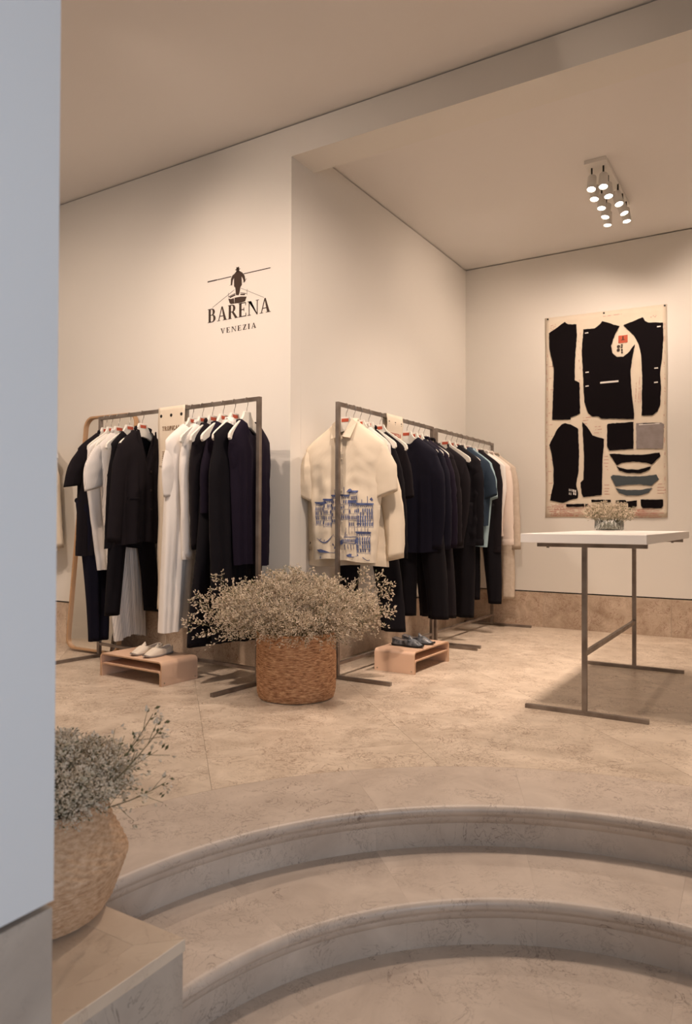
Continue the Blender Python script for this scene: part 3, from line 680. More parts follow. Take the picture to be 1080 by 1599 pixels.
top('vest', 'black sleeveless vest with patch pockets and an open armhole', 'vest', posL(-3.065), RZL, M['plum'], GL, seed=27, ws=.165, wa=.20, wh=.20, hem=-.72, t=.045, sleeveless=True, neck=.16, vneck=True, pocket=[(-.13, -.33, -.03, -.36), (-.14, -.46, -.02, -.52)])
trousers('wide black trousers reaching lowest at the middle of the left rack', posL(-3.095), RZL, M['black'], GL, [(-.143, -1.525, .132), (.102, -1.525, .092)], z0=-.58, seed=29, hipw=.15, t=.06)
top('shirt', 'white shirt with a deep collar under the black dresses near the front post', 'shirt', posL(-2.972), RZL, M['white'], GL, seed=31, ws=.15, wh=.13, hem=-.50, t=.03, collar='shirt', neck=.10, vneck=True, wn=.06)
top('dress', 'long black dress filling the middle right of the left rack', 'dress', posL(-2.945), RZL, M['black'], GL, seed=33, ws=.252, wh=.21, hem=-1.50, t=.055, sleeveless=True, neck=.22, vneck=True, wn=.095, fold=.016, zn=-.15)
top('dress', 'midnight blue dress with wide short sleeves beside the front post', 'dress', posL(-2.862), RZL, M['plum'], GL, seed=35, cx=.012, ws=.200, wh=.155, wa=.175, tilt=.03, hem=-1.03, t=.05, neck=.10, fold=.014,
    sleeves=[(-1, -.06, -.55, .06, .06), (1, .160, -.60, .050, .055, .01, .3)])
# the two printed cloths hung over the bars
def cloth_banner(label, pos, rz, w, length, text, lines, seed, textm):
    b = thing('hanging_cloth', label, 'banner', pos, rz, 'cream printed cloths hung over the rack bars')
    q = MB(); n, mm = 10, 40; vs = []
    prof = [(.0165, -.10), (.0165, -.02), (.0165, .004), (.0, .0055), (-.0165, .004), (-.0175, -.02)]+[(-.018-.004*math.sin(k*.5), -.02-(length-.02)*k/mm) for k in range(1, mm+1)]
    for j, (y, z) in enumerate(prof):
        for i in range(n+1):
            u = i/n-.5; wv = .004*math.sin(u*9+seed)*min(1, max(0, (-z-.05)*3)) if y < 0 else 0
            vs.append((u*w, y+wv, z))
    q.add(vs, [(j*(n+1)+i, j*(n+1)+i+1, (j+1)*(n+1)+i+1, (j+1)*(n+1)+i) for j in range(len(prof)-1) for i in range(n)])
    o = q.build('cloth', M['canvas'], b, smooth=True); o.modifiers.new('s', 'SOLIDIFY').thickness = .0012
    for k in (-1, 0, 1):
        q = MB(); x = k*w*.38; n_ = 14
        q.add([(x+.011*math.cos(2*PI*i/n_), -.023, -.055+.011*math.sin(2*PI*i/n_)) for i in range(n_)]+[(x+.011*math.cos(2*PI*i/n_), -.017, -.055+.011*math.sin(2*PI*i/n_)) for i in range(n_)],
              [tuple(range(n_))]+[(i, (i+1) % n_, n_+(i+1) % n_, n_+i) for i in range(n_)]); q.build('snap', M['dark'], b)
    def f(x0, z0):
        def g2(q, pts): q.prism([(x0+a, -.0262, z0+c) for a, c in pts], (0, .003, 0))
        return g2
    q = MB(); lettering(q, text, f(-w*.32, -.155), .028, w*.66, .12); q.build('lettering', textm, b)
    if lines:
        q = MB(); rr = random.Random(4)
        for i, (xx, zz, ww) in enumerate(lines):
            x = xx
            while x < xx+ww: l = rr.uniform(.006, .016); q.box((x, -.0262, zz), (x+l, -.0235, zz+.0045)); x += l+.005
        q.build('small_print', M['ink2'], b)
    return b
BX = -3.525
cloth_banner('cream cloth printed TROPICAL in dark letters, hung over the left rack', (BX, 3.5-(BX+2.76)*.0677, BARZ+.012), PI+(-.0677), .262, 1.36, 'TROPICAL',
             [(-.085, -.30-.014*k, .05+.012*(k % 3)) for k in range(7)]+[(-.11, -.395, .08)], 1, M['ink2']).rotation_euler[2] = -.0677
cloth_banner('cream cloth with small pinkish lettering, hung over the nearer right rack', (-2.445, 4.648, BARZ+.012), PI/2, .248, .50, 'VENEZIA', [], 3, M['scribble'])
# ---- right rack 1
GR = 'clothes on the nearer right rack'; GR2 = 'clothes on the farther right rack'
RZR = [.0, .05, -.04, .03, .02, -.03]
def hr(y, lab, grp): return hanger(posR(y), .02*math.sin(y*7), lab, grp)
HG1, HG2 = 'white hangers on the nearer right rack', 'white hangers on the farther right rack'
hr(4.005, 'white hanger inside the cream printed shirt', HG1); hr(4.10, 'white hanger, second on the nearer right rack', HG1); hr(4.185, 'white hanger, third on the nearer right rack', HG1)
hr(4.30, 'white hanger of the black jacket behind the cream shirts', HG1); hr(4.46, 'white hanger of the black short-sleeved top just before the cream cloth', HG1)
hr(4.88, 'white hanger with its red label in full view right after the cream cloth', HG1); hr(4.985, 'white hanger, second after the cream cloth', HG1); hr(5.08, 'white hanger, third after the cream cloth', HG1); hr(5.17, 'white hanger, last on the nearer right rack', HG1)
ps, onS = top('shirt', 'cream short-sleeved shirt printed with blue canal buildings and a gondola', 'shirt', posR(4.005), 0, M['cream'], GR, seed=41, cx=.010, ws=.300, wa=.268, wh=.240, tilt=-.02, hem=-1.01, zs=-.272, zn=-.112, wn=.078, t=.05, neck=.115, vneck=True, collar='shirt', placket=True, fold=.008, nf=2, crink=.010,
    sleeves=[(-1, -.302, -.610, .080, .078, .01, -.25), (1, .295, -.595, .085, .082, .01, .25)], buttons=(0, (-.26, -.36, -.46, -.56, -.66, -.76, -.86), M['cream'], .005))
top('jacket', 'longer cream cotton jacket right behind the printed shirt, one dark hem button', 'jacket', posR(4.10), .0, M['cream'], GR, seed=43, cx=-.05, ws=.25, wa=.275, wh=.31, hem=-1.05, t=.045, zs=-.26, collar='band', fold=.01, nf=2, crink=.009,
    sleeves=[(1, .315, -1.00, .090, .062, .055), (-1, -.34, -.95, .07, .06, .0)], buttons=(-.325+.05, (-.905,), M['button'], .011))
top('shirt', 'white shirt mostly hidden behind the cream jacket', 'shirt', posR(4.19), 0, M['white'], GR, seed=45, ws=.236, wh=.20, hem=-.8, t=.03, collar='band')
top('jacket', 'black long-sleeved jacket showing right of the cream shirts', 'jacket', posR(4.30), 0, M['black'], GR, seed=47, cx=-.01, ws=.215, wh=.22, hem=-.96, t=.05, collar='band', sleeves=[(1, .245, -1.01, .075, .058, .02), (-1, -.26, -.95, .06, .05)])
trousers('black trousers hanging below the cream shirts, hem just above the black shoes', posR(4.22), 0, M['black'], GR, [(-.135, -1.46, .06), (.235, -1.475, .085)], z0=-.6, seed=49, hipw=.19, t=.055)
top('tee_shirt', 'black short-sleeved boxy top beside the cream cloth on the nearer right rack', 'tee shirt', posR(4.46), 0, M['charcoal'], GR, seed=51, cx=-.025, ws=.238, wh=.22, hem=-1.0, t=.045, sleeves=[(1, .205, -.605, .075, .062, .0, .1), (-1, -.25, -.55, .08, .07)], neck=.05)
top('shirt', 'midnight navy long-sleeved top with a round yoke, right after the cream cloth', 'shirt', posR(4.88), 0, M['navy'], GR, seed=53, cx=.02, ws=.235, wh=.235, hem=-.98, t=.05, sleeves=[(1, .222, -.96, .080, .066, .03), (-1, -.20, -.9, .06, .05)], neck=.06, fold=.012)
trousers('black wide trousers below the navy top, legs apart at the middle of the right racks', posR(4.92), 0, M['black'], GR, [(.005, -1.465, .045), (.24, -1.475, .075)], z0=-.6, seed=55, hipw=.20, t=.06)
top('shirt', 'navy top with one sleeve, second after the cream cloth', 'shirt', posR(4.99), 0, M['navy'], GR, seed=57, cx=.02, ws=.236, wh=.23, hem=-.94, t=.04, sleeves=[(1, .255, -.97, .075, .055, .02)])
top('jacket', 'dark plum-black jacket, third after the cream cloth', 'jacket', posR(5.085), 0, M['plum'], GR, seed=59, cx=.02, ws=.236, wh=.23, hem=-.95, t=.04, collar='band', sleeves=[(1, .265, -.96, .075, .055, .02)])
trousers('black trousers under the last garments of the nearer right rack', posR(5.13), 0, M['charcoal'], GR, [(.05, -1.49, .055), (.225, -1.49, .062)], z0=-.6, seed=61, hipw=.17)
top('jacket', 'dark jacket at the far end of the nearer right rack', 'jacket', posR(5.185), 0, M['charcoal'], GR, seed=62, cx=.02, ws=.236, wh=.22, hem=-.93, t=.04, collar='band', sleeves=[(1, .26, -.95, .07, .055, .02)])
# ---- right rack 2
for y, lb in ((5.60, 'white hanger with a clear red label, first on the farther right rack'), (5.72, 'white hanger in the crinkled black jacket'), (5.83, 'white hanger between the crinkled jacket and the blue polo shirt'), (5.93, 'white hanger in the blue polo shirt'),
              (6.06, 'white hanger in the pale blue shirt'), (6.20, 'white hanger in the black shirt on the farther rack'), (6.34, 'white hanger, third from the far end'), (6.47, 'white hanger in the pale pink shirt'), (6.63, 'white hanger in the beige linen shirt')): hr(y, lb, HG2)
top('jacket', 'black jacket with long full sleeves, first on the farther right rack', 'jacket', posR(5.60), 0, M['charcoal'], GR2, seed=63, cx=-.045, ws=.235, wh=.20, hem=-.97, t=.05, collar='band', sleeves=[(1, .098, -.955, .075, .055, .03), (-1, -.22, -.9, .05, .05)])
top('jacket', 'crinkled black jacket with gathered sleeves on the farther right rack', 'jacket', posR(5.725), 0, M['black'], GR2, seed=65, cx=.03, ws=.236, wh=.22, hem=-.95, t=.045, collar='shirt', crink=.012, sleeves=[(1, .228, -.955, .075, .060, .0)], cuffs=True)
trousers('black trousers below the crinkled jacket', posR(5.72), 0, M['black'], GR2, [(-.03, -1.53, .06), (.12, -1.56, .075)], z0=-.6, seed=67, hipw=.2)
top('polo_shirt', 'teal blue short-sleeved polo shirt with pale blue cuff edges', 'shirt', posR(5.93), 0, M['blue'], GR2, seed=69, cx=.03, ws=.236, wh=.22, hem=-.80, t=.04, collar='shirt', sleeves=[(1, .262, -.555, .082, .070, .0, .2)], cuffs=False)
top('shirt', 'pale blue shirt showing as a thin strip below the polo shirt', 'shirt', posR(6.02), 0, M['sky'], GR2, seed=71, cx=.02, ws=.236, wh=.19, hem=-.97, t=.03, collar='shirt', sleeves=[(1, .235, -.575, .075, .070, .0, .2)])
top('shirt', 'black long-sleeved shirt with cuffs, near the far end of the right racks', 'shirt', posR(6.20), 0, M['charcoal'], GR2, seed=73, cx=.03, ws=.236, wh=.21, hem=-.96, t=.045, collar='shirt', cuffs=True, sleeves=[(1, .218, -1.03, .072, .053, .0)])
trousers('black trousers below the black shirt, last dark pair on the right', posR(6.20), 0, M['black'], GR2, [(.02, -1.46, .05), (.215, -1.485, .058)], z0=-.6, seed=75, hipw=.19)
top('shirt', 'off-white shirt third from the far end of the right racks', 'shirt', posR(6.34), 0, M['white'], GR2, seed=76, cx=.03, ws=.236, wh=.20, hem=-.75, t=.03, collar='band')
top('shirt', 'pale pink long-sleeved shirt near the far end of the right racks', 'shirt', posR(6.47), 0, M['pink'], GR2, seed=77, cx=.03, ws=.236, wh=.21, hem=-.90, t=.045, collar='band', cuffs=True, sleeves=[(1, .240, -.97, .070, .056, .0)])
top('shirt', 'beige linen shirt, last garment at the far end', 'shirt', posR(6.63), 0, M['linen'], GR2, seed=79, cx=.03, ws=.236, wh=.21, hem=-.95, t=.045, collar='band', sleeves=[(1, .258, -1.02, .07, .055, .0)])
trousers('beige linen trousers below the last shirt at the far end', posR(6.62), 0, M['linen'], GR2, [(.06, -1.45, .07), (.19, -1.48, .06)], z0=-.6, seed=81, hipw=.18)
# ---- print on the cream shirt
q = MB()
def pq(pts, dy=-.0035):  # pts in shirt-local x, z
    n = len(q.v); P = [onS(x, z, dy) for x, z in pts]; q.add(P, [tuple(range(len(P)))])
def pline(a, b, w=.0022):
    L_ = math.hypot(b[0]-a[0], b[1]-a[1]); n = max(1, int(L_/.02)); dx, dz = (b[0]-a[0])/L_, (b[1]-a[1])/L_; nx, nz = -dz*w/2, dx*w/2
    for k in range(n):
        p = (lerp(a[0], b[0], k/n), lerp(a[1], b[1], k/n)); r = (lerp(a[0], b[0], (k+1)/n), lerp(a[1], b[1], (k+1)/n))
        pq([(p[0]-nx, p[1]-nz), (r[0]-nx, r[1]-nz), (r[0]+nx, r[1]+nz), (p[0]+nx, p[1]+nz)])
def pwin(x, z, w=.008, h=.022, arch=True):
    pts = [(x-w/2, z), (x+w/2, z), (x+w/2, z+h*.7)]+([(x+w*.3, z+h*.93), (x, z+h), (x-w*.3, z+h*.93)] if arch else [(x+w/2, z+h), (x-w/2, z+h)])+[(x-w/2, z+h*.7)]
    pq(pts)
rr = random.Random(12)
ZT = -1.01  # shirt hem; print spans the lower 38 cm
def house(x0, x1, z0, z1, rows, cols, roof=True, dense=.8):
    pline((x0, z0), (x0, z1)); pline((x1, z0), (x1, z1)); pline((x0, z1), (x1, z1), .005)
    if roof:
        pline((x0-.006, z1+.008), (x1+.006, z1+.006), .009)
        for k in range(int((x1-x0)/.012)): pwin(x0+.008+k*.012, z1-.014, .005, .010)
    for r_ in range(rows):
        zz = lerp(z0+.012, z1-.045, r_/max(1, rows-1)) if rows > 1 else z0+.02
        pline((x0, zz-.006), (x1, zz-.006+rr.uniform(-.002, .002)), .0018)
        for c_ in range(cols):
            if rr.random() < dense: pwin(lerp(x0, x1, (c_+.5)/cols)+rr.uniform(-.001, .001), zz, (x1-x0)/cols*.5, .024)
    for k in range(int(18*(x1-x0)/.1)):
        a = (rr.uniform(x0, x1), rr.uniform(z0, z1)); b = (min(x1, a[0]+rr.uniform(-.012, .012)), a[1]+rr.uniform(-.012, .012)); pline(a, b, .0012)
house(-.195, -.130, -.79, -.645, 4, 5); house(-.130, -.070, -.80, -.625, 4, 5, dense=.9); house(-.070, -.012, -.78, -.60, 4, 4, dense=.9)
pq([(-.175, -.642), (-.12, -.628), (-.10, -.64), (-.15, -.655)]); pline((-.05, -.60), (-.05, -.555), .003); pline((-.035, -.60), (-.03, -.55), .0035); pline((-.02, -.60), (-.02, -.56), .003)
house(.005, .060, -.755, -.60, 4, 4); house(.060, .125, -.80, -.575, 5, 5, dense=.95); house(.125, .222, -.80, -.655, 5, 7, dense=.9)
pq([(.045, -.572), (.055, -.556), (.068, -.550), (.080, -.558), (.088, -.570)]); pline((.03, -.585), (.028, -.54), .003); pline((.19, -.65), (.188, -.60), .003); pline((.155, -.65), (.155, -.62), .003)
pq([(.200, -.62), (.215, -.607), (.225, -.625), (.215, -.632)])
pq([(.055, -.625), (.120, -.625), (.118, -.645), (.058, -.64)])
# gondola
for k in range(14):
    s0, s1 = k/14, (k+1)/14; f = lambda s: (lerp(-.185, -.062, s), -.868-.040*math.sin(PI*s)+.02*s)
    pline(f(s0), f(s1), .006*math.sin(PI*(s0+s1)/2)+.002)
pline((-.165, -.882), (-.150, -.872), .004); pline((-.13, -.895), (-.125, -.878), .005); pline((-.06, -.84), (-.052, -.86), .002)
pq([(-.18, -.945), (-.155, -.940), (-.085, -.958), (-.085, -.962), (-.165, -.962)]); pline((-.09, -.96), (-.05, -.962), .003)
for x, z in ((-.05, -.925), (-.045, -.955), (-.16, -.99), (-.04, -.985), (-.03, -.982), (-.062, -.905)): pq([(x-.004, z-.010), (x+.005, z-.010), (x+.002, z+.004), (x-.002, z+.006)])
# canopy, lower houses, boats
pline((.02, -.86), (.12, -.855), .004); pline((.02, -.895), (.115, -.90), .004)
for k in range(9): pwin(.028+k*.011, -.89, .006, .022)
pq([(.115, -.86), (.135, -.87), (.120, -.895), (.105, -.90)]); pq([(.0, -.885), (.02, -.87), (.02, -.905), (.002, -.91)])
pline((.035, -.83), (.035, -.86), .004); pline((.045, -.84), (.045, -.86), .003)
for k in range(5): pline((.03+k*.022, -.905), (.032+k*.022, -.94+.006*(k % 2)), .004)
house(.120, .205, -.965, -.835, 4, 6, dense=.95)
pline((.10, -.755), (.17, -.76), .002); pline((.10, -.755), (.105, -.83), .002); pline((.17, -.76), (.172, -.83), .002); pq([(.115, -.778), (.135, -.768), (.155, -.779)])
for k in range(6): pline((.04+k*.022, -.80), (.04+k*.022, -.835-.01*(k % 2)), .002)
pq([(.035, -.975), (.06, -.965), (.125, -.966), (.13, -.975), (.09, -.985), (.05, -.985)])
for k in range(6):
    f = lambda s: (lerp(.155, .20, s), -.985-.02*math.sin(PI*s*.7)); pline(f(k/6), f((k+1)/6), .004)
pline((.19, -.80), (.188, -.86), .003)
o = q.build('blue_print', M['print'], ps, fixn=False); o['kind'] = 'stuff'; tag(o, 'blue ink drawing of canal side buildings and boats')
# ------------------------------------------------------------------ leaning mirror
TH = math.atan2(.165, 1.80)
mr = thing('leaning_mirror', 'tall rounded mirror in a thin oak frame leaning on the logo wall at far left', 'mirror', (-4.455, 3.662, 0.016)); mr.rotation_euler = (-TH, 0, 0)
hw_, hh, rc = .29, 1.80, .085
def rrect(hw, z0, z1, rc, n=8):
    pts = []
    for cx_, cz, a0 in ((hw-rc, z1-rc, 0), (-hw+rc, z1-rc, PI/2), (-hw+rc, z0+rc, PI), (hw-rc, z0+rc, 1.5*PI)):
        for k in range(n+1): a = a0+PI/2*k/n; pts.append((cx_+rc*math.cos(a), cz+rc*math.sin(a)))
    return pts
out = rrect(hw_, 0, hh, rc); inn = rrect(hw_-.016, .016, hh-.016, rc-.012)
q = MB(); n = len(out)
vs = [(x, -.017, z) for x, z in out]+[(x, -.017, z) for x, z in inn]+[(x, .017, z) for x, z in inn]+[(x, .017, z) for x, z in out]
fs = []
for k in range(n):
    k2 = (k+1) % n
    for a in range(4): b = (a+1) % 4; fs.append((a*n+k, a*n+k2, b*n+k2, b*n+k))
q.add(vs, fs); q.build('frame', M['oak'], mr, smooth='auto', bevel=.003)
q = MB(); q.prism([(x*1.004, .002, z) for x, z in inn], (0, .004, 0)); q.build('mirror_glass', M['mirror'], mr)
# cream cloth at the far left edge
top('shirt', 'pale cream garment edge hanging at the far left, left of the mirror', 'shirt', (-5.18, 3.74, 1.755), .0, M['cream'], None, seed=91, cx=0, ws=.20, wh=.23, hem=-1.0, t=.03, sleeves=[(1, .235, -.98, .06, .045)])
hanger((-5.18, 3.74, 1.755), 0, 'white hanger on a wall peg at the far left', None)
q = MB(); q.tube([(-5.18, YA, 1.755), (-5.18, 3.70, 1.752)], .006, 8); o = q.build('wall_peg', M['steel'], smooth=True); tag(o, 'short steel wall peg left of the mirror', 'peg')
# ------------------------------------------------------------------ bent wood platforms
def platform(label, loc, rz, L_, D_, H_):
    p = thing('display_riser', label, 'display stand', loc, rz, 'bent wood display risers')
    def ushape(x0, x1, h, th, rc, z0=0):
        O = [(x0, z0)]+[(x0+rc-rc*math.cos(a), h-rc+rc*math.sin(a)) for a in [PI/2*k/6 for k in range(7)]]+[(x1-rc+rc*math.sin(a), h-rc+rc*math.cos(a)) for a in [PI/2*k/6 for k in range(7)]]+[(x1, z0)]
        ri = rc-th
        I = [(x0+th, z0)]+[(x0+rc-ri*math.cos(a), h-rc+ri*math.sin(a)) for a in [PI/2*k/6 for k in range(7)]]+[(x1-rc+ri*math.sin(a), h-rc+ri*math.cos(a)) for a in [PI/2*k/6 for k in range(7)]]+[(x1-th, z0)]
        return O, I
    for nm, (x0, x1, h, th) in (('outer_shell', (-L_/2, L_/2, H_, .0095)), ('inner_shelf', (-L_/2+.0105, L_/2-.0105, H_*.60, .0095))):
        O, I = ushape(x0, x1, h, th, .028 if nm == 'outer_shell' else .024); n = len(O); q = MB(); vs = []
        for y in (-D_/2, D_/2): vs += [(a, y, b) for a, b in O]+[(a, y, b) for a, b in I]
        fs = []; mi = []
        for k in range(n-1):
            fs += [(k, k+1, 2*n+k+1, 2*n+k), (n+k, 3*n+k, 3*n+k+1, n+k+1)]; mi += [0, 0]
            fs += [(k, n+k, n+k+1, k+1), (2*n+k, 2*n+k+1, 3*n+k+1, 3*n+k)]; mi += [1, 1]
        fs += [(0, 2*n, 3*n, n), (n-1, 2*n-1, 4*n-1, 3*n-1)]; mi += [1, 1]
        q.add(vs, fs); q.mi = mi; q.build(nm, [M['ply'], M['plyedge']], p, smooth='auto', bevel=.0008)
    for sx in (-1, 1):
        for sy in (-1, 1):
            q = MB(); q.tube([(sx*(L_/2), sy*(D_/2-.022), .018), (sx*(L_/2+.0015), sy*(D_/2-.022), .018)], .005, 10); q.build('screw_head', M['chrome'], p)
    return p
platform('bent wood riser carrying the cream shoes in front of the left rack', (-3.492, 3.310, 0), -.05, .578, .295, .146)
platform('bent wood riser carrying the mottled black shoes in front of the right rack', (-2.228, 4.545, 0), PI/2-.015, .545, .300, .146)
# ------------------------------------------------------------------ shoes (toe towards local -y)
def shoe_masters(up, sole, lin):
    L_ = .255
    def outline(s):   # s 0 toe .. 1 heel: half width
        return .044*(math.sin(PI*min(1, max(0.0, s*.94+.03)))**.42)*(1.0-.22*math.exp(-((s-.62)/.16)**2))
    n = 22; K = 16; vs = []; q = MB()
    for i in range(n+1):
        s = i/n; y = -L_/2+L_*s; w = outline(s) if 0 < i < n else .008; x0 = .006*math.sin(PI*s*1.2)
        for k in range(K): a = 2*PI*k/K; vs.append((x0+w*1.04*math.cos(a), y, .007+.007*(1 if math.sin(a) > 0 else -1)*abs(math.sin(a))**.4+(.010*max(0, .12-s)/.12)))
    fs = [(i*K+k, i*K+(k+1) % K, (i+1)*K+(k+1) % K, (i+1)*K+k) for i in range(n) for k in range(K)]+[tuple(range(K)), tuple(n*K+k for k in range(K))]
    q.add(vs, fs); ms = q.mesh('sole', sole, True)
    # upper: rings from sole line up to the rim; the vamp closed, opening from s .40 to .97
    q = MB(); K = 13; vs = []
    def height(s): 
        if s < .40: return lerp(.014, .058, sm(s/.40)**.8)
        return lerp(.058, .046, sm((s-.40)/.25)) if s < .65 else lerp(.046, .064, sm((s-.65)/.35))
    for i in range(n+1):
        s = i/n; y = -L_/2+.004+(L_-.008)*s; w = outline(s) if 0 < i < n else .007; x0 = .006*math.sin(PI*s*1.2); h = height(s)
        op = sm((s-.38)/.06)
        for k in range(K):
            a = PI*k/(K-1)    # right side over the top to the left side
            ca, sa = math.cos(a), math.sin(a)
            xx = w*ca; zz = .012+(h-.012)*(sa**.8 if sa > 0 else 0)
            if op > 0:      # open top: side walls rise to the rim and the rest folds inside
                t_a = k/(K-1)
                if t_a <= .5: side = 1; tt = t_a*2
                else: side = -1; tt = (1-t_a)*2
                if tt < .62: ax = w*(1-.16*(tt/.62)**2); az = .012+(h-.012)*(tt/.62)
                elif tt < .86: ax = w*.84-.006*((tt-.62)/.24); az = h-(h-.016)*((tt-.62)/.24)
                else: ax = (w*.84-.006)*(1-(tt-.86)/.14); az = .016
                xx = lerp(xx, side*ax, op); zz = lerp(zz, az, op)
            vs.append((x0+xx, y, zz))
    fs = []; mi = []
    for i in range(n):
        for k in range(K-1):
            s = (i+.5)/n; tt = min(k+.5, K-1-k-.5)/(K-1)*2
            fs.append((i*K+k, i*K+k+1, (i+1)*K+k+1, (i+1)*K+k)); mi.append(1 if (s > .44 and tt > .62) else 0)
    fs += [tuple(range(K)), tuple(n*K+k for k in range(K))]; mi += [0, 0]
    q.add(vs, fs); q.mi = mi; mu = q.mesh('upper', [up, lin], True)
    q = MB(); vs = []   # tongue standing up at the front of the opening
    for j in range(5):
        for i in range(7):
            u = i/6-.5; v = j/4; vs.append((.006+u*.052*(1-.35*v), -L_/2+L_*(.33+.13*v), .050+.026*v-.10*u*u*1.4))
    q.add(vs, [(j*7+i, j*7+i+1, (j+1)*7+i+1, (j+1)*7+i) for j in range(4) for i in range(6)]); mt_ = q.mesh('tongue', up, True)
    return ms, mu, mt_
def shoe(masters, label, loc, rz, group, mirror=False):
    s = thing('slip_on_shoe', label, 'shoe', loc, rz, group)
    for nm, me in zip(('sole', 'upper', 'tongue'), masters):
        o = obj(nm, me, s)
        if mirror: o.scale = (-1, 1, 1)
        if nm == 'tongue': o.modifiers.new('s', 'SOLIDIFY').thickness = .0025
        if nm == 'upper': o.modifiers.new('s', 'SUBSURF').levels = 1
    return s
ma = shoe_masters(M['shoe'], M['sole'], M['lining']); mb_ = shoe_masters(M['camo'], M['rubber'], M['lining'])
shoe(ma, 'cream slip-on shoe on the left riser, nearer the logo wall corner', (-3.405, 3.310, .1465), .04, 'pair of cream shoes')
shoe(ma, 'cream slip-on shoe on the left riser, the one farther from the basket', (-3.515, 3.318, .1465), -.04, 'pair of cream shoes', True)
shoe(mb_, 'mottled black slip-on shoe on the right riser, nearer the basket', (-2.222, 4.452, .1465), PI/2-.12, 'pair of mottled black shoes')
shoe(mb_, 'mottled black slip-on shoe on the right riser, the farther of the pair', (-2.215, 4.598, .1465), PI/2+.02, 'pair of mottled black shoes', True)
# ------------------------------------------------------------------ table
tb = thing('display_table', 'high white topped table on raw steel legs at right', 'table', (-.905, 4.55, 0))
TX0, TX1, TY0, TY1 = -1.195, -.580, 3.700, 5.400
q = MB(); q.box((TX0+.905, TY0-4.55, .890), (TX1+.905, TY1-4.55, .937)); q.build('table_top', M['laminate'], tb, bevel=.002)
for yy in (3.852, 5.255):
    y = yy-4.55; w = .025
    q = MB(); q.box((-w/2, y-w/2, .022), (w/2, y+w/2, .866)); q.build('leg', M['steel'], tb, bevel=.0012)
    q = MB(); q.box((-.31, y-w/2, 0), (.31, y+w/2, .022)); q.build('foot_bar', M['steel'], tb, bevel=.0012)
    q = MB(); q.box((-.245, y-w/2, .866), (.305, y+w/2, .890)); q.build('support_bar', M['steel'], tb, bevel=.0012)
    for sx in (-.19, .24):
        q = MB(); q.tube([(sx, y, .866), (sx, y, .860)], .008, 10); q.build('bolt', M['steel'], tb)
q = MB(); q.box((-.0105, 3.852-4.55+.0125, .305), (.0105, 5.255-4.55-.0125, .330)); q.build('cross_rail', M['steel'], tb, bevel=.0012)
# ------------------------------------------------------------------ dried flowers
def floret(q, p, d, s, mi):
    d = Vector(d).normalized(); u = Vector((0, 0, 1)) if abs(d.z) < .8 else Vector((1, 0, 0)); a = d.cross(u).normalized(); b = d.cross(a)
    p = Vector(p); tip = p+d*s*1.7; w = s*.45
    q.add([p, p+d*s*.9+a*w, p+d*s*.9-a*w*.5+b*w*.87, p+d*s*.9-a*w*.5-b*w*.87, tip], [(0, 2, 1), (0, 3, 2), (0, 1, 3), (1, 2, 4), (2, 3, 4), (3, 1, 4)], mi)
def branch_mesh(seed, L_, nt, fs, tilt=.25, dens=7, green=.1, fm='flor'):
    rr = random.Random(seed); q = MB(); bend = rr.uniform(.05, .22)*L_; N_ = 8
    P = [Vector((bend*(k/N_)**2, .02*L_*math.sin(k*1.1+seed), L_*k/N_)) for k in range(N_+1)]
    q.tube(P, [lerp(.0017, .0007, k/N_) for k in range(N_+1)], 4, 0, cap=False)
    for t in range(nt):
        s = lerp(.36, 1.0, (t+.5)/nt); i = min(N_-1, int(s*N_)); p = P[i].lerp(P[i+1], s*N_-i)
        a = t*2.4+rr.uniform(-.4, .4); l = L_*lerp(.36, .10, (s-.36)/.64)*rr.uniform(.7, 1.15)
        d = Vector((math.cos(a)*.75, math.sin(a)*.75, .75)).normalized()
        e = p+d*l; mid = p.lerp(e, .55)+Vector((0, 0, -.03*l)); q.tube([p, mid, e], [.0008, .0006, .0005], 3, 0, cap=False)
        for k in range(dens):
            v = lerp(.35, 1.0, (k+.5)/dens); c = p.lerp(mid, v/.55) if v < .55 else mid.lerp(e, (v-.55)/.45)
            a2 = rr.uniform(0, 2*PI); dd = (d*.9+Vector((math.cos(a2), math.sin(a2), rr.uniform(0, .7)))).normalized()
            c2 = c+dd*rr.uniform(.004, .016)
            floret(q, c2, dd, fs*rr.uniform(.7, 1.25), 2 if rr.random() < green else 1)
            if rr.random() < .6:
                a3 = rr.uniform(0, 2*PI); floret(q, c2+Vector((math.cos(a3), math.sin(a3), .3))*fs*.7, Vector((math.cos(a3), math.sin(a3), .8)), fs*rr.uniform(.6, 1.1), 1)
    return q.mesh('flower_branch', [M['stemm'], M[fm], M['leafy']])
